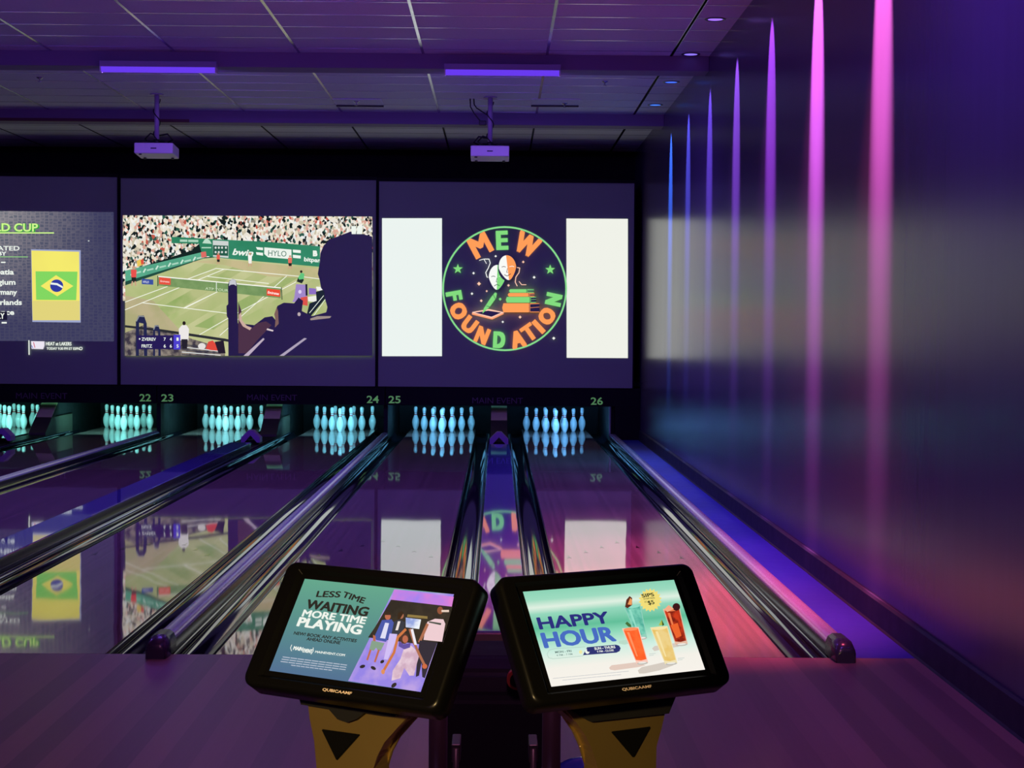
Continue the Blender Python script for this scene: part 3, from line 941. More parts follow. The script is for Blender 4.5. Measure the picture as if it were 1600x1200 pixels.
# blue box, ball persons, players, umpire
P2.poly([(222, 435.5), (240, 437), (240, 445), (222, 444)], emat('3a4f9c')); P2.text('HYLO', (224, 442), (233, 442.6), 3.5, emat('d8dcf0'), .02)
def tiny(x, y, h, shirt, leg, skin='c89a80'):
    P2.ell(x, y - h * .92, h * .09, h * .09, emat(skin), 10)
    P2.poly([(x - h * .15, y - h * .82), (x + h * .15, y - h * .82), (x + h * .13, y - h * .42), (x - h * .13, y - h * .42)], emat(shirt))
    P2.poly([(x - h * .12, y - h * .42), (x + h * .12, y - h * .42), (x + h * .13, y - h * .18), (x - h * .1, y - h * .18)], emat(leg))
    P2.line([(x - h * .07, y - h * .2), (x - h * .1, y)], h * .07, emat(skin)); P2.line([(x + h * .07, y - h * .2), (x + h * .1, y)], h * .07, emat(skin))
tiny(209.5, 446, 30, 'e2504a', '1c2320'); tiny(341.5, 413, 18, 'e2604e', '20241f'); tiny(391, 416, 21, 'f2f0ea', 'eeeae2'); tiny(453.5, 420, 21, 'e0705e', '20241f')
P2.poly([(460, 466), (463, 444), (478, 445), (480, 462), (474, 471), (457, 472)], emat('9c84c4')); P2.ell(469, 456, 2.6, 3, emat('d8ccec'), 12)
P2.poly([(477.5, 444), (480.5, 444), (481, 462), (478, 462)], emat('1c1c30'))
P2.poly([(464, 440), (466, 434), (470, 431), (474, 432), (475, 438), (472, 443)], emat('1f2a26')); P2.poly([(466, 434), (471, 426), (476, 428), (475, 436), (468, 437)], emat('5fc07a')); P2.ell(471, 424.5, 2, 2.2, emat('2a201c'), 10)
P2.poly([(483, 450), (494, 451), (495, 460), (483, 460)], emat('8a6cc0')); P2.poly([(494, 448), (508, 449), (508, 456), (496, 454)], emat('eceee8'))
P2.poly([(470, 465), (481, 463), (481, 478), (471, 476)], emat('d85248')); P2.poly([(481, 464), (494, 462), (500, 465), (494, 472), (482, 471)], emat('e8e8e0'))
P2.poly([(494, 456), (508, 452), (509, 466), (486, 494), (480, 490), (484, 474), (495, 470)], emat('1b2430')); P2.line([(484, 489), (506, 462)], .9, wt); P2.line([(490, 494), (510, 466)], .9, wt)
# near spectators, rail and score box
P2.poly([(196, 520), (225, 508), (330, 538), (352, 548), (352, 556), (196, 556)], emat('8d8378', noise=('3a3440', 12)))
P2.poly([(196, 508), (250, 514), (352, 529), (370, 533), (370, 536), (350, 533), (250, 518), (196, 511.5)], emat('2a2c30'))
for k in range(5): P2.line([(285, 538 + k * 4), (345, 546 + k * 4 - k)], 1.4, emat('d8dad8' if k % 2 else '3b3d48'))
P2.poly([(322, 545), (326, 534), (333, 532), (340, 540), (342, 548), (330, 547)], emat('d8483a')); P2.ell(316, 541, 6, 5, emat('e0dcd8'), 14); P2.poly([(336, 534), (350, 532), (353, 552), (342, 552)], emat('241c2a'))
P2.poly([(281, 532), (280, 514), (285, 508), (292, 508), (296, 514), (295, 532)], emat('e6e2e0')); P2.ell(288.3, 505, 2.6, 3.2, emat('241a18'), 12); P2.poly([(284, 530), (294, 530), (293, 545), (285, 545)], emat('23202a'))
for (x, y, w, h) in ((213, 493, 17, 63), (240, 508, 11, 48)):
    P2.poly([(x, y + h), (x, y + h * .15), (x + w * .25, y), (x + w * .75, y), (x + w, y + h * .2), (x + w + 1, y + h), (x + w * .75, y + h), (x + w * .7, y + h * .2), (x + w * .3, y + h * .18), (x + w * .28, y + h)], emat('22264a'))
    P2.line([(x + 1, y + h * .14), (x + w * .3, y + 1), (x + w * .75, y + 1.5)], 1.6, emat('8d9296'))
sb = emat('241a52')
P2.poly([(215, 524), (272, 524), (272, 545.5), (215, 545.5)], sb); P2.poly([(272, 523), (282.5, 523), (282.5, 546), (272, 546)], emat('4a3ec8'))
P2.ell(219, 529.5, 1.3, 1.3, wt, 8)
P2.text('ZVEREV', (222, 532.2), (244.5, 532.4), 5, wt, .02); P2.text('FRITZ', (222, 543), (238.5, 543), 5, wt, .02)
for s, x, y in (('7', 256.5, 532.3), ('4', 266, 532.3), ('1', 276.5, 532.3), ('6', 256.5, 543), ('6', 266, 543), ('5', 276.5, 543)):
    P2.text(s, (x, y), (x + 3.4, y), 5, wt, .02)
# the dark onlooker with the phone; bare fabric, with a few warm lit edges
P2.poly([(499, 556), (440, 556), (372, 556), (372, 505), (398, 508), (414, 496), (426, 494), (431, 500), (431, 487), (434, 478), (444, 473), (460, 474), (467, 465), (474, 470), (472, 486), (488, 494), (510, 488),
         (512, 480), (508, 466), (507, 456), (502, 450), (500, 438), (497, 428), (500, 410), (501, 396), (506, 384), (516, 374), (530, 369), (548, 362), (560, 364), (582, 370), (582.3, 556)], DK)
P2.poly([(357.5, 556), (357, 445), (359, 439), (364, 436), (369, 438), (371, 446), (373, 556)], DK)
P2.poly([(358.5, 447), (359, 439.5), (364, 436.3), (369, 438.5), (370, 447), (366, 444.5), (361, 445)], emat('c2c4cc'))
P2.poly([(357.5, 475), (354.5, 478), (355, 494), (357.5, 498)], DK)
br = emat('4a3044')
P2.poly([(373, 472), (378, 486), (377, 496), (382, 509), (393, 514), (403, 505), (416, 502), (425, 508), (404, 530), (386, 552), (373, 552)], br)
P2.poly([(377, 488), (379, 501), (386, 509), (394, 512), (391, 516), (380, 510), (374, 500), (374, 492)], emat('c8a89a'))
P2.poly([(381, 556), (412, 528), (414, 530), (389, 556)], emat('b8a8bc')); P2.poly([(437, 556), (476, 528), (480, 529), (444, 556)], emat('a89cb4'))
P2.poly([(418, 513), (428, 516), (427, 518), (417, 515.5)], emat('d8c8cc'))
P2.poly([(429, 491), (433, 480), (435, 486), (436, 506), (430, 512), (431, 500)], emat('7a5c58'))
P2.poly([(485, 498), (496, 494), (518, 494), (516, 497), (498, 499), (486, 500.5)], emat('9a8a86')); P2.ell(467.8, 491, 2.4, 3, emat('b8a8ac'), 12)
P2.poly([(549, 353.5), (557, 353.5), (556.5, 366), (550, 366)], wt); P2.poly([(559, 353.5), (567, 354), (566, 366), (557.5, 366)], wt)
P2.build('projected_picture', s2)

# --- flag card screen
P1 = Pic((s1.location.x, YS, 2.3), (1, 0, 0), (0, 0, 1)); P1.step = .0004
P1.poly([(-170, 328), (177.5, 331.5), (178, 533.5), (-170, 532)], hex_mat())
yg = emat('c9f08a'); P1.text('WORLD CUP', (-58, 361.5), (60.5, 362.5), 13, emat('2e9c3a'), .07); P1.text('WORLD CUP', (-57, 360.5), (59.5, 361.5), 12.5, yg, .025); P1.line([(-150, 363.5), (84, 364)], 2, yg)
P1.text('ELIMINATED', (-45, 391), (30.5, 391.3), 7, wt, .04); P1.text('BY', (-3, 399), (10.5, 399.2), 6, wt, .03); P1.line([(-60, 401), (43.5, 401.5)], 1.2, emat('8fd07e'))
for s, x1, y in (('Croatia', 22, 428.5), ('Belgium', 24.5, 444.5), ('Germany', 27, 460), ('Netherlands', 34.5, 476), ('France', 22.5, 491.5)):
    P1.text(s, (x1 - len(s) * 6.4, y), (x1, y + .3), 8.2, wt, .03)
P1.rect(-20, 487, 11.5, 500, emat('17152e')); P1.text('ONLY', (-19, 497.5), (7, 498), 9, wt, .04)
P1.rect(2, 409, 9, 411, wt); P1.rect(3, 503, 11, 505.5, wt)
P1.poly([(49, 389.5), (126.5, 391), (126.5, 504), (51, 503)], emat('9aa2c6')); P1.poly([(49.5, 391.5), (124, 393.5), (125.5, 500.5), (51.5, 500.5)], emat('efe56a', noise=('e8dc6a', 1)))
P1.poly([(50.5, 470), (125.2, 470), (125.5, 500.5), (51.5, 500.5)], emat('dccf78'))
P1.poly([(56, 424), (121.5, 424.5), (119.5, 469), (57, 468.5)], emat('7fd25e')); P1.poly([(64, 447), (88, 430), (115, 447), (90, 463)], emat('efe464'))
P1.ell(89, 446.5, 10.2, 9.8, emat('2f3a9c')); P1.poly([(79.5, 444.5), (80, 441.5), (90, 442.5), (98.6, 447.5), (98.5, 450.5), (89, 445.5)], wt)
P1.line([(45.7, 532), (46, 554)], 1.6, wt)
P1.poly([(49, 533), (70, 533.5), (70, 540), (68, 545.5), (50, 545)], emat('e6e0ec')); P1.line([(53, 535), (55, 543)], 1.2, emat('c8506a')); P1.line([(50, 540), (52, 544)], 1, emat('5a64c8'))
P1.text('HEAT at LAKERS', (72.5, 539.5), (112, 539.8), 5.4, wt, .04); P1.text('TODAY 9:30 PM ET ESPN', (73.5, 546.3), (125, 546.6), 4, wt, .04)
P1.ring(127, 544.5, 2.6, 1, wt, 16); P1.rect(138, 376, 140.5, 377, wt)
P1.build('projected_picture', s1)

# ------------------------------------------------------------------ ultraviolet fixtures on the beams
def uv_fixture(x, yb, lb, power=75):
    r = empty('blacklight_fixture', (x, yb, ZC - .17))
    b = MB(); b.box(-.60, .60, -.10, -.001, -.005, .055, bev=.004); b.build('fixture_housing', pmat('fixture_paint', (.3, .25, .4), .4), r)
    b = MB(); b.extrude([(-.095, -.005), (-.085, -.040), (-.050, -.058), (-.015, -.050), (-.004, -.005)], -.585, .585)
    for v in b.bm.verts: v.co = (v.co.y, v.co.x, v.co.z)
    b.build('lamp_diffuser', emat((104, 58, 240), 1.0), r)
    for s in (-1, 1):
        b = MB(); b.box(s * .592 - .006, s * .592 + .006, -.098, -.004, -.058, .0)
        b.build('end_bracket', M['whiteplastic'], r)
    lamp('uv_light', 'AREA', (x, yb - .06, ZC - .17 - .065), (x, yb + .6, ZC - 2.2), (.24, .10, 1.0), power, parent=r, shape='RECTANGLE', size=1.15, size_y=.08)
    tag(r, lb, 'light fixture', 'violet tube lights on the ceiling beams')
    return r
uv_fixture(-3.51, 17.4, 'glowing violet tube light on the beam above the tennis screen')
uv_fixture(0.03, 17.4, 'glowing violet tube light on the beam above the logo screen')
uv_fixture(-1.8, 12.7, 'violet tube light on the nearer beam, above the photo')
uv_fixture(-5.4, 12.7, 'violet tube light on the nearer beam, far left above the photo')

# ------------------------------------------------------------------ recessed downlights and their beams down the wall
cols = [(1.0, .10, .22), (1.0, .12, .50), (.80, .16, .80), (.50, .20, 1.0), (.30, .20, 1.0), (.16, .28, 1.0), (.08, .42, 1.0)]
beam_c = [(1.0, .21, .50), (1.0, .22, .70), (.55, .12, .80), (.45, .17, .85), (.28, .17, .90), (.16, .20, .90), (.07, .34, 1.0)]
lens_c = [(255, 120, 190), (255, 130, 220), (220, 120, 240), (160, 110, 255), (140, 115, 255), (70, 110, 255), (70, 125, 255)]
beam_e = [2.3, 2.5, 1.2, .95, .8, .8, 1.2]
dn_lab = ['pink downlight nearest the photographer, above the photo', 'second pink downlight, just above the photo', 'magenta downlight just above the photo edge',
          'violet downlight topmost of the four seen beside the wall', 'violet-blue downlight just before the beam', 'blue downlight just behind the nearer beam', 'blue downlight farthest back along the wall']
def make_downlight():
    r = empty('recessed_downlight', (0, 0, ZC))
    prof_r = [(.070, -.001), (.070, -.006), (.092, -.008), (.098, -.004), (.098, -.0005)]
    b = MB(); b.lathe(prof_r, n=28); b.build('trim_ring', pmat('ring_dark', (.05, .05, .06), .35), r)
    return r
dp = make_downlight()
BE = 170.0
dlights = [dp] + [copy_tree(dp) for _ in range(6)]
for k in range(7):
    o = dlights[k]
    y = 9.52 + k * 1.94
    o.location = (1.965, y, ZC)
    c = cols[k]
    b = MB(); b.lathe([(0, -.0035), (.070, -.0035), (.070, -.001)], n=20)
    b.build('lens', emat(lens_c[k], 1.25), o)
    tag(o, dn_lab[k], 'downlight', 'coloured downlights along the side wall')
    t = math.radians(17.0)
    L = lamp('beam_light', 'SPOT', (1.965, y, ZC - .02), (1.965 + math.sin(t), y, ZC - .02 - math.cos(t)), beam_c[k], BE * beam_e[k] * 10, parent=o, spot_size=math.radians(30), spot_blend=.6, shadow_soft_size=.012)
    L.data.use_nodes = True
    nt = L.data.node_tree; em = nt.nodes['Emission']; fo = nt.nodes.new('ShaderNodeLightFalloff'); fo.inputs['Strength'].default_value = 1
    nt.links.new(fo.outputs['Constant'], em.inputs['Strength'])
    lamp('pool_light', 'SPOT', (1.965, y, ZC - .02), ((1.0, 1.2, 1.4)[min(k, 2)], y + (.35 if k == 0 else .4), 0), c, (3600, 1600, 600, 300, 320, 400, 450)[k], parent=o, spot_size=math.radians(48), spot_blend=1.0, shadow_soft_size=.05)

# ------------------------------------------------------------------ projectors
def projector(x, lb, cable_side):
    y = 20.6
    r = empty('ceiling_projector', (x, y, ZC))
    b = MB(); b.cyl((0, 0, -.012), (0, 0, 0), .085, n=20); b.build('ceiling_plate', M['pole'], r)
    b = MB(); b.cyl((0, 0, -.57), (0, 0, -.01), .030, n=16); b.build('mount_pole', M['pole'], r)
    b = MB(); b.tube([(.03 * math.cos(t * 5) * 1.35, .03 * math.sin(t * 5) * 1.35, -.06 - t * .22) for t in [i * .1 for i in range(24)]], .007)
    b.tube([(cable_side * .03, .02, -.5), (cable_side * .14, -.05, -.49), (cable_side * .2, -.03, -.56), (cable_side * .1, .02, -.6)], .011)
    b.tube([(-.02, 0, -.5), (-.09, .06, -.47), (-.15, .04, -.54), (-.1, 0, -.6)], .010)
    b.build('cable', M['cable'], r)
    b = MB()
    b.cyl((0, 0, -.60), (0, 0, -.55), .05, .035, n=16)
    for s in (-1, 1):
        for q in (-1, 1):
            b.tube([(0, 0, -.575), (s * .09, q * .07, -.585), (s * .15, q * .11, -.615)], .012)
    b.box(-.16, .16, -.12, .12, -.625, -.610)
    b.build('mount_bracket', M['cable'], r)
    body = empty('projector_body', (0, 0, -.69)); body.parent = r; body.rotation_euler.x = math.radians(-4)
    b = MB(); b.box(-.235, .235, -.20, .20, -.065, .065, bev=.014); b.build('casing', M['whiteplastic'], body)
    b = MB(); b.cyl((.10, .19, .0), (.10, .225, .0), .045, n=20); b.build('lens', M['satinblack'], body)
    b = MB()
    for s in (-1, 1): b.cyl((s * .17, .13, -.078), (s * .17, .13, -.064), .018, n=12)
    b.cyl((-.17, -.15, -.076), (-.17, -.15, -.064), .018, n=12)
    b.build('foot', M['cable'], body)
    b = MB(); b.box(-.035, .035, -.2025, -.199, -.01, .004); b.build('badge', M['cable'], body)
    tag(r, lb, 'projector', 'projectors hanging from the ceiling')
    return r
projector(-4.19, 'white projector hanging on a pole before the tennis screen', 1)
projector(-.11, 'white projector hanging on a pole before the logo screen', -1)
# loose cable with plug by the right projector
b = MB()
b.tube([(-.36, 20.75, ZC), (-.355, 20.75, ZC - .10), (-.31, 20.75, ZC - .18), (-.25, 20.75, ZC - .255), (-.22, 20.75, ZC - .285)], .008)
b.tube([(-.315, 20.75, ZC), (-.31, 20.75, ZC - .07), (-.28, 20.75, ZC - .115), (-.20, 20.72, ZC - .17), (-.15, 20.65, ZC - .21)], .008)
b.box(-.25, -.16, 20.72, 20.78, ZC - .33, ZC - .27, bev=.012)
tag(b.build('power_cable', M['cable']), 'black cable and plug dangling from the ceiling beside the right projector', 'cable')

# sprinklers and access panels
def sprinkler(px, py, lb):
    d = CR * ((px - 800) / F_PX) - CU * ((py - 600) / F_PX) + _F
    t = (ZC - CAM_H) / d.z; q = CAM + d * t
    b = MB(); b.lathe([(0, -.055), (.022, -.052), (.022, -.046), (.008, -.044), (.008, -.02), (.014, -.018), (.035, -.006), (.038, 0)], n=16)
    o = b.build('sprinkler_head', M['chrome']); o.location = (q.x, q.y, ZC - (.0105 if 'panel' in lb else 0))
    tag(o, lb, 'sprinkler', 'sprinkler heads in the ceiling')
sprinkler(945, 127, 'small ceiling sprinkler right of the violet light above the logo screen')
sprinkler(62, 121, 'small ceiling sprinkler left of the violet light above the tennis screen')
sprinkler(557, 157, 'small ceiling sprinkler in the panel between the two projectors')
sprinkler(882, 160, 'small ceiling sprinkler in the panel right of the right projector')
for px, lb in ((560, 'dropped ceiling access panel between the two projectors'), (868, 'dropped ceiling access panel right of the right projector')):
    d = CR * ((px - 800) / F_PX) - CU * ((159 - 600) / F_PX) + _F
    t = (ZC - CAM_H) / d.z; q = CAM + d * t
    b = MB(); b.box(-.30, .30, .24, .28, -.03, 0, M['cable']); b.box(-.30, .30, -.28, .24, -.010, 0, ceiling_mat())
    o = b.build('access_panel'); o.location = (q.x, q.y, ZC)
    tag(o, lb, 'access panel', 'access panels in the ceiling')

# ------------------------------------------------------------------ ball return between the consoles
r = empty('ball_return', (0.0, 5.6, 0))
b = MB()
pr = [(-.30, 0.0), (-.30, .48), (-.27, .56), (-.15, .585), (.2, .57), (.55, .50), (.80, .38), (.86, .2), (.86, 0)]
b.prism([Vector((-.175, y, z)) for y, z in pr], Vector((.35, 0, 0)))
bmesh.ops.bevel(b.bm, geom=[e for e in b.bm.edges], offset=.02, segments=3, affect='EDGES')
b.build('hood', M['black'], r)
b = MB()
b.box(-.20, .20, -1.30, -.30, .10, .16, bev=.01)
b.box(-.36, .36, -.85, -.35, .10, .15, bev=.01)
for k in range(4): b.box(-.13 + k * .08, -.11 + k * .08, -1.28, -.32, .16, .175)
b.build('ball_rack', M['satinblack'], r)
for s in (-1, 1):
    b = MB(); b.cyl((s * .145, -1.35, 0), (s * .145, -1.35, .80), .024, n=20); b.sphere((s * .145, -1.35, .80), .024, u=16, v=8)
    b.build('post', pmat('brown_post', (.07, .045, .04), .35), r)
    b = MB(); b.box(s * .105 - .012, s * .105 + .012, -1.10, -.98, .48, .53, bev=.004); b.cyl((s * .105, -1.10, .16), (s * .105, -1.10, .52), .008)
    b.build('bracket', pmat('dull_steel', (.10, .09, .07), .4, metal=.6), r)
    b = MB(); b.box(min(s * .10, s * .145), max(s * .10, s * .145), -1.37, -1.25, .11, .15); b.build('crossbar', M['satinblack'], r)
for yy in (-1.2, -.45):
    b = MB(); b.box(-.13, .13, yy - .04, yy + .04, 0, .11, bev=.006); b.build('leg', M['satinblack'], r)
b = MB(); b.cyl((.071, -.312, .540), (.071, -.288, .544), .034, n=24)
bt = b.build('reset_button', pmat('button_red', (.35, .05, .03), .3), r)
b = MB(); b.cyl((.071, -.316, .540), (.071, -.300, .540), .024, n=24)
b.build('button_face', M['satinblack'], bt)
tag(r, 'black ball return with hood and posts between the two scoring monitors', 'ball return')
b = MB(); b.sphere((0, 0, 0), .1085, pmat('blue_ball', (.02, .04, .28), .08), 40, 24)
o = b.build('bowling_ball'); o.location = (.262, 5.0, .2585)
tag(o, 'dark blue bowling ball on the ball rack beside the right bronze stand', 'bowling ball')

# ------------------------------------------------------------------ scoring consoles
def frame_of(c, yaw, tilt):
    X = Vector((math.cos(yaw), math.sin(yaw), 0)); bk = Vector((-math.sin(yaw), math.cos(yaw), 0))
    Y = Vector((0, 0, math.cos(tilt))) + bk * math.sin(tilt)
    return Vector(c), X, Y, X.cross(Y)

def rrect(hw, hh, rad, n=6):
    pts = []
    for sx, sy, a0 in ((1, 1, 0), (-1, 1, PI / 2), (-1, -1, PI), (1, -1, 3 * PI / 2)):
        for i in range(n + 1):
            a = a0 + PI / 2 * i / n
            pts.append((sx * (hw - rad) + rad * math.cos(a), sy * (hh - rad) + rad * math.sin(a)))
    return pts

def console(name_lb, c, yaw, tilt, ped, tri, notch, side):
    C, X, Y, N_ = frame_of(c, yaw, tilt)
    root = empty('scoring_console', (C.x - N_.x * .12, C.y - N_.y * .12, 0))
    off = Matrix.Translation(-root.location)
    def fin(mb, nm, m=None, par=None, lab=None):
        o = mb.build(nm, m, par if par is not None else root)
        if par is None: o.matrix_parent_inverse = off
        if lab: o['label'] = lab
        return o
    P = lambda a, b_, d: C + X * a + Y * b_ + N_ * d
    # housing: stack of rounded outlines
    mb = MB()
    HW, HH = .2225, .131
    secs = [(HW - .05, HH - .04, .02, -.060), (HW - .012, HH - .010, .02, -.045), (HW, HH, .022, -.034), (HW, HH, .022, .004), (HW - .003, HH - .003, .020, .009), (HW - .008, HH - .008, .018, .011)]
    rings = [[mb.bm.verts.new(P(a, b_ - .001, d)) for a, b_ in rrect(hw, hh, rd)] for hw, hh, rd, d in secs]
    for A, B in zip(rings, rings[1:]):
        for i in range(len(A)):
            j = (i + 1) % len(A); f = mb.bm.faces.new([A[i], A[j], B[j], B[i]]); f.smooth = True
    mb.bm.faces.new(list(reversed(rings[0])))
    # front rim with opening
    hole = [mb.bm.verts.new(P(a, b_, .011)) for a, b_ in rrect(.1895, .1135, .003)]
    hole2 = [mb.bm.verts.new(P(a, b_, .003)) for a, b_ in rrect(.183, .107, .002)]
    for A, B in ((rings[-1], hole), (hole, hole2)):
        for i in range(len(A)):
            j = (i + 1) % len(A); mb.bm.faces.new([A[i], A[j], B[j], B[i]])
    mb.bm.faces.new(hole2)
    o = fin(mb, 'monitor_housing', M['satinblack'])
    mb2 = Pic(P(0, 0, .0113), X, Y); mb2.step = .0001
    return root, off, C, X, Y, N_, fin, P

def lit_screen(root, off, C, X, Y, N_):
    q = Pic(C + N_ * .0031, X, Y); q.step = .00003
    return q

def badge(root, off, P, X, Y):
    q = Pic(P(0, 0, .0113), X, Y); q.step = .0001
    vs, fs = text_tris('QUBICAAMF', .02)
    x0 = min(v[0] for v in vs); x1 = max(v[0] for v in vs)
    q.up(); m1 = pmat('badge_print', (.75, .6, .5), .4); idx = q.mb.mi(m1)
    bv = [q.mb.bm.verts.new(q.w(.002 + ((x - x0) / (x1 - x0) - .5) * .066, -.1235 + y * .0075)) for x, y in vs]
    for f in fs:
        try: q.mb.bm.faces.new([bv[i] for i in f])
        except ValueError: pass
    o = q.build('maker_lettering', root)

def plane_pt(px, py, p0, n):
    d = CR * ((px - 800) / F_PX) - CU * ((py - 600) / F_PX) + _F
    t = (p0 - CAM).dot(n) / d.dot(n)
    return CAM + d * t

def pedestal(fin, C, X, N_, outline, tri, saddle, ztop):
    back = Vector((-X.y, X.x, 0))
    p0 = C + back * .035; p0 = Vector((p0.x, p0.y, .9))
    n = -back
    pts = [plane_pt(px, py, p0, n) for px, py in outline]
    lo = [pts[i] for i in range(len(pts))]
    # carry the foot down to the floor
    iL = outline.index(min((q for q in outline if q[1] > 1195), key=lambda q: q[0]))
    iR = outline.index(max((q for q in outline if q[1] > 1195), key=lambda q: q[0]))
    A, B = pts[iL], pts[iR]
    mid = (A + B) / 2; hw = (B - A).length / 2
    seq = pts[:]  # outline runs top-left, top-right, down the right side, up the left side
    foot = [Vector((mid.x, mid.y, 0)) + X * hw * 1.25, Vector((mid.x, mid.y, 0)) - X * hw * 1.25]
    foot2 = [Vector((mid.x, mid.y, .45)) + X * hw * .95, Vector((mid.x, mid.y, .45)) - X * hw * .95]
    seq = seq[:iR + 1] + [foot2[0], foot[0], foot[1], foot2[1]] + seq[iR + 1:]
    mb = MB()
    mb.prism(seq, back * .055)
    bmesh.ops.bevel(mb.bm, geom=[e for e in mb.bm.edges if e.calc_length() > .004], offset=.006, segments=3, affect='EDGES', clamp_overlap=True)
    fin(mb, 'pedestal', M['gold'])
    mb = MB()
    tp = [plane_pt(px, py, p0, n) - back * .004 for px, py in tri]
    mb.prism(tp, back * .02)
    bmesh.ops.bevel(mb.bm, geom=list(mb.bm.edges), offset=.002, segments=2, affect='EDGES')
    fin(mb, 'triangle_inset', M['satinblack'])
    mb = MB()
    sp = [plane_pt(px, py, p0, n) - back * .012 for px, py in saddle]
    mb.prism(sp, back * .09)
    fin(mb, 'saddle', M['black'])
    mb = MB(); f0 = Vector((mid.x, mid.y, 0)) + back * .028
    mb.cyl(f0, f0 + Vector((0, 0, .012)), .14, n=32)
    fin(mb, 'base_plate', M['gold'])
    mb = MB(); q = Vector((C.x, C.y, 0)) + back * .075
    mb.box(-.05, .05, -.03, .03, ztop - .06, ztop + .12, M=Matrix.Translation(q) @ Matrix.Rotation(math.atan2(X.y, X.x), 4, 'Z'))
    fin(mb, 'mount_bracket', M['black'])

# ---- left console
root, off, C, X, Y, N_, fin, P = console('l', (-.251, 3.11, 1.085), -.546, .591, None, None, None, -1)
tag(root, 'left scoring monitor on a bronze stand, screen advertising less time waiting', 'scoring console', 'scoring consoles at the lane end')
pedestal(fin, C, X, N_, [(474, 1085), (652, 1100), (645, 1119), (619, 1132), (597, 1157), (585, 1180), (582, 1205), (495, 1205), (494.6, 1157), (487.5, 1123)],
         [(503, 1139), (564, 1147.5), (527, 1188.6)], [(470, 1076), (656, 1096), (622, 1118), (600, 1116), (575, 1112), (562, 1122), (548, 1127), (533, 1122), (519, 1106), (476, 1099)], 1.0)
badge(root, off, P, X, Y)
q = lit_screen(root, off, C, X, Y, N_)
HX, HY = .1725, .097
tl = grad_mat('lit_teal', (Y, C, HY, -HY), [(0, '62a68c'), (.45, '568e8a'), (1, '4f6f92')], 1.0)
q.ab([(-HX, -HY), (HX, -HY), (HX, HY), (-HX, HY)], tl)
def A(px, py): return q.p(px, py)
# photo panel of the advert, painted as flat shapes
q.ab([A(616, 915.5 + 5.2), (HX, HY), (HX, -HY), (A(544, 1064))], emat('b49ade', noise=('8f7fe0', 25)))
q.poly([(616, 921), (709, 932.5), (706, 948), (611, 937)], emat('9a7ce8', noise=('d67ad0', 18)))
q.poly([(611, 937), (707, 948), (697, 984), (680, 1010), (575, 996), (586, 980)], emat('1d1a1c', noise=('2b2522', 40)))
q.poly([(637, 960), (668, 963), (668, 967), (636, 964)], emat('8a7440')); q.poly([(634, 965), (658, 968), (655, 983), (634, 980)], emat('8fa2dc', noise=('e6ecf4', 40)))
sk1, sk2, sk3 = emat('b5644a'), emat('a8674c'), emat('8c4c34')
# person in blue jacket and shorts
q.ell(606, 963, 4.6, 5.6, sk1, 14); q.poly([(601, 958), (606, 955), (611, 958), (610, 961), (602, 961)], emat('2a1a18'))
q.poly([(597, 969), (612, 968), (616, 974), (612, 990), (603, 1003), (588, 1000), (585, 995)], emat('3f52a4')); q.poly([(602, 973), (608, 974), (602, 998), (594, 997)], emat('d8d8ee'))
q.poly([(583, 992), (587, 994), (587, 1003), (583, 1002)], sk1); q.poly([(581, 1001), (601, 1005), (595, 1017), (590, 1016), (588, 1012), (584, 1017), (577, 1015)], emat('7f9a86'))
q.line([(579, 1016), (574, 1031)], 3, sk1); q.line([(592, 1016), (586, 1034)], 3, sk1); q.ell(566.5, 1041.5, 4.5, 2.6, emat('171420'), 12, -.3); q.ell(583.5, 1044, 4.5, 2.6, emat('171420'), 12, .5)
# person in dark jacket and white trousers
q.ell(627, 962, 4, 5, sk2, 14); q.poly([(622, 958), (628, 955), (631, 958), (626, 966), (621, 974)], emat('2a1610'))
q.poly([(616, 971), (624, 968), (633, 972), (630, 992), (612, 990)], emat('29303f')); q.poly([(622, 971), (626, 971), (622, 985), (618, 985)], emat('e6dcd8'))
q.poly([(609, 990), (621, 991), (618, 1004), (606, 1031), (600, 1030), (605, 1008)], emat('c9b8ee')); q.ell(597.5, 1034, 3.5, 2.4, emat('171420'), 12, -.6)
# tall person at the right
q.poly([(680, 967), (693, 968), (696, 975), (691, 1003), (662, 1000), (665, 982), (668, 972)], emat('e6c6cc')); q.poly([(671, 971), (690, 974), (689, 977), (670, 973)], emat('3f4a44'))
q.ell(688, 954, 4.6, 6, sk3, 14); q.line([(668, 976), (656, 1003)], 4.4, sk2); q.line([(691, 955), (701, 955)], 3.4, emat('e0c8b8'))
q.poly([(656, 1001), (684, 1004), (672, 1036), (664, 1060), (660, 1058), (659, 1036), (655, 1056), (650, 1058), (652, 1030)], emat('1f1d33'))
# bowler leaning forward
q.poly([(634, 1006), (644, 1010), (656, 1022), (652, 1036), (647, 1056), (640, 1056), (632, 1044), (626, 1060), (612, 1064), (614, 1048), (626, 1030)], emat('e0c6d4', noise=('c9a6bc', 60)))
q.ell(632, 998, 7, 8.5, emat('4a2a26'), 16); q.ell(633.5, 999, 4.4, 6, sk1, 14)
q.poly([(624, 1002), (631, 1007), (642, 1005), (641, 1012), (632, 1015), (623, 1010)], emat('5a4a9c'))
q.line([(634, 984), (622, 996), (616, 1020), (600, 1048)], 4, emat('c8713f')); q.line([(641, 984), (648, 1006), (656, 1024), (664, 1040)], 4, sk2); q.ell(664, 1041.5, 4, 4, emat('c8643f'), 12); q.ell(599, 1050, 3, 4, emat('d88a5a'), 12)
q.poly([(642, 984), (646, 983), (652, 1008), (648, 1008)], emat('e8e4ee')); q.ell(616, 1071, 5, 3, emat('1c1a22'), 12, -.7)
bk_, cw = emat('10161a'), emat('e9eee6')
q.text('LESS', (494.5, 933), (531, 933.8), 9.5, bk_, .05); q.text('TIME', (535, 933), (568, 943.5), 10, bk_, .05)
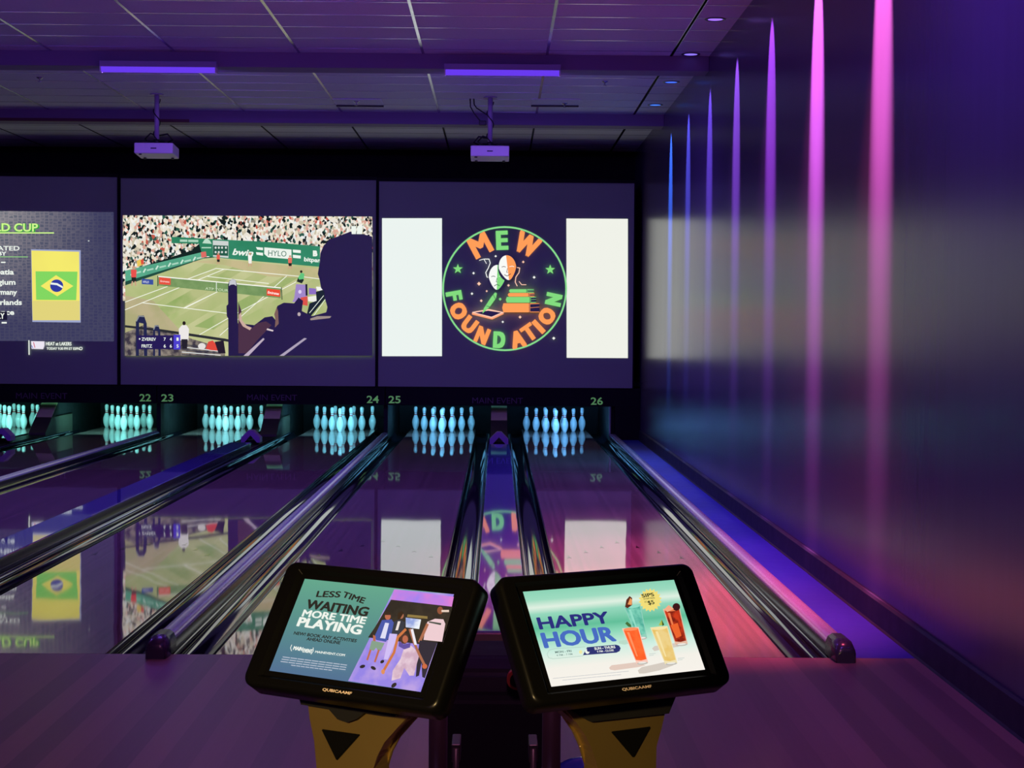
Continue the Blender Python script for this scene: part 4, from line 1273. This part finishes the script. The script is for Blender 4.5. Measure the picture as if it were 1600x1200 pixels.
q.text('WAITING', (478, 950.5), (573, 963.5), 14.5, bk_, .055); q.text('MORE TIME', (472.5, 963.5), (570.5, 975.5), 11.2, cw, .05); q.text('PLAYING', (465, 978.5), (563, 992), 14.6, cw, .06)
q.text('NEW! BOOK ANY ACTIVITIES', (459.5, 992), (557.5, 1004.5), 5, bk_, .03); q.text('AHEAD ONLINE', (479.5, 1001), (532, 1007.5), 5, bk_, .03)
q.line([(457, 1008.5), (455, 1013), (456.5, 1018)], 1, cw); q.line([(490.5, 1013), (490.5, 1018), (487, 1023)], 1, cw)
q.text('MAIN', (459, 1016), (473, 1018), 6, cw, .05); q.text('EVENT', (474, 1020), (488, 1021.5), 6, cw, .05); q.text('MAINEVENT.COM', (493.5, 1021), (539.5, 1026.5), 3.6, cw, .04)
for k, (x0, x1) in enumerate(((443.5, 544), (442, 543), (440.5, 542), (457, 521))):
    y0 = 1027.5 + k * 3.8 + (x0 - 443) * .13
    n = 9
    for i in range(n):
        a0 = x0 + (x1 - x0) * i / n + (1 if i else 0); a1 = x0 + (x1 - x0) * (i + 1) / n - .6
        q.line([(a0, y0 + (a0 - x0) * .13), (a1, y0 + (a1 - x0) * .13)], 1.3, emat('b4bccc'))
q.build('screen_picture', root)

# ---- right console
root, off, C, X, Y, N_, fin, P = console('r', (.228, 3.189, 1.077), .495, .601, None, None, None, 1)
tag(root, 'right scoring monitor on a bronze stand, screen advertising happy hour drinks', 'scoring console', 'scoring consoles at the lane end')
pedestal(fin, C, X, N_, [(870, 1095), (1052, 1080), (1039, 1115), (1030, 1137.6), (1026, 1166), (1025, 1205), (935.6, 1205), (931, 1174), (920, 1149), (900, 1128), (879, 1110.7)],
         [(954, 1143), (1016, 1135), (989, 1184)], [(868, 1092), (1056, 1074), (1040, 1113), (918, 1126), (900, 1116)], 1.0)
badge(root, off, P, X, Y)
q = lit_screen(root, off, C, X, Y, N_)
bg = grad_mat('lit_green_sea', (Y, C, HY, -HY), [(0, '86ccb0'), (.10, '98d4ba'), (.18, 'd8e8da'), (.25, '8fd0b6'), (.40, '5cb894'), (.50, '8ad2b4'), (.66, 'c8e6da'), (.82, 'ece9e0'), (1, 'efeae2')], 1.08)
q.ab([(-HX, -HY), (HX, -HY), (HX, HY), (-HX, HY)], bg)
nv, bl = emat('1b2478'), emat('3f66bc')
q.text('HAPPY', (844, 983), (953, 973), 18.5, nv, .055); q.text('HOUR', (852, 1012), (962, 1001), 23.5, bl, .06)
pl = emat('a8c4b8')
q.line([(858, 1016), (854.5, 1022), (857, 1028), (864, 1029.5), (911, 1025)], .7, pl); q.line([(858, 1016), (866, 1014), (914, 1011)], .7, pl)
q.poly([(917, 1011.5), (962, 1007.5), (967, 1009), (969.5, 1013), (968, 1017.5), (963, 1020), (910.5, 1024)], emat('1f2a6e'))
q.ell(917.5, 1018, 3.6, 4, cw, 14); q.ell(919.4, 1015.8, 2.8, 3, emat('1f2a6e'), 12); q.ell(907, 1019, 2.6, 3, emat('e8e2a0'), 12)
q.text('MON - FRI', (867.5, 1021), (893, 1018.8), 3.4, emat('55706c'), .02); q.text('4 PM - 7 PM', (869.5, 1025.8), (894.5, 1023.6), 3, emat('7c9690'), .01)
q.text('SUN - THURS', (929, 1015.8), (961.5, 1012.8), 4, cw, .03); q.text('9 PM - CLOSE', (933, 1020), (959, 1017.6), 3, cw, .02)
# badge burst
q.star(1015.5, 938, 18.5, emat('ecd876'), n=18, k=.8)
q.text('SIPS', (1003.5, 934), (1022, 931.5), 5.5, emat('27301c'), .05); q.text('STARTING', (1005.5, 937.5), (1023, 935.5), 2.4, emat('5a5c30'), .02); q.text('AT', (1007, 942.5), (1011, 942), 3, emat('4a4a2a'), .01); q.text('$5', (1013, 945.5), (1022.5, 944), 6.5, emat('27301c'), .04)
# shadows printed in the advert
sh = emat('cfc6bc'); q.poly([(951, 1044), (955, 1040), (996, 1035), (1008, 1040), (996, 1043), (960, 1048), (953, 1047)], emat('dcc4b8'))
q.poly([(996, 1048), (1002, 1043), (1038, 1035), (1052, 1040), (1030, 1048), (1006, 1053), (998, 1053)], sh); q.poly([(1018, 1014), (1022, 1010), (1056, 1005), (1060, 1011), (1034, 1015), (1022, 1018)], sh)
q.poly([(966, 1002), (986, 999), (990, 1004), (975, 1008), (966, 1006)], emat('b4d6c4'))
def glass(x0, y0, x1, y1, w0, w1, m, m2, rim, baseh=5):
    L = math.hypot(x1 - x0, y1 - y0); ux, uy = (x1 - x0) / L, (y1 - y0) / L
    ax, ay = 1.0, -.09
    def pt(t, s):
        w = w0 + (w1 - w0) * t
        return (x0 + (x1 - x0) * t + ax * w * s, y0 + (y1 - y0) * t + ay * w * s)
    q.poly([pt(0, -.5), pt(0, .5), pt(1, .5), pt(1, -.5)], rim)
    e = 1 - baseh / L
    q.poly([pt(.06, -.45), pt(.04, .45), pt(e, .44), (pt(e, 0)[0], pt(e, 0)[1] + 1.5), pt(e, -.44)], m)
    q.ell(*pt(.04, 0), w0 * .44, 2.6, m2, 16, -.08)
    q.poly([pt(.12, -.3), pt(.12, -.15), pt(.8, -.18), pt(.8, -.28)], m2)
    q.ell(*pt(1, 0), w1 * .47, 2.2, emat('b9b6ae'), 16, -.08); q.ell(*pt(.985, 0), w1 * .36, 1.3, emat('e6e4de'), 14, -.08)
glass(987, 946, 1003, 998, 26, 15, emat('4aa894', noise=('7accb4', 60)), emat('8ed8c2'), emat('8fcab8'), 7)
q.poly([(976, 949), (978, 938), (983, 932), (987, 935), (987, 946), (980, 951)], emat('5a2418')); q.poly([(980, 945), (984, 935), (987, 938), (986.5, 946)], emat('e8985a'))
glass(1048, 951, 1064.5, 1008, 26, 19, emat('c8391a', noise=('7a1c10', 60)), emat('e87a4a'), emat('e0b8a0'), 6)
q.ell(1056, 949, 6, 6, emat('3a1216'), 16); q.poly([(1037, 953), (1044, 946), (1052, 952), (1042, 957)], emat('f0a884')); q.poly([(1047, 978), (1058, 974), (1064, 994), (1056, 998)], emat('e8622a'))
glass(984, 981.5, 1003, 1037, 26, 18, emat('f2541f', noise=('ff6a30', 40)), emat('ff8e5e'), emat('f4c4b4'), 6)
q.poly([(976, 975), (979, 972), (985, 977), (985.5, 981), (981, 980)], emat('3f6a34'))
glass(1028.5, 980, 1048, 1038, 27, 19, emat('e2bc62', noise=('e8cc86', 40)), emat('f0dca0'), emat('eadcae'), 6)
q.poly([(1028, 978), (1033, 969), (1034, 978)], emat('a8b84a')); q.poly([(1033, 969), (1037, 977), (1034, 979)], emat('38501f'))
for x0, x1, y0 in ((863, 982, 1061), (878, 970, 1063.8)):
    n = 12
    for i in range(n):
        a0 = x0 + (x1 - x0) * i / n; a1 = a0 + (x1 - x0) / n - .8
        q.line([(a0, y0 - (a0 - x0) * .095), (a1, y0 - (a1 - x0) * .095)], .9, emat('c2c4c6'))
for x, y in ((1013, 1023), (1058, 1030)): q.line([(x, y), (x + 10, y - 1)], .8, emat('b8c8c4')); q.line([(x, y + 2.5), (x + 7, y + 1.7)], .8, emat('b8c8c4'))
q.build('screen_picture', root)
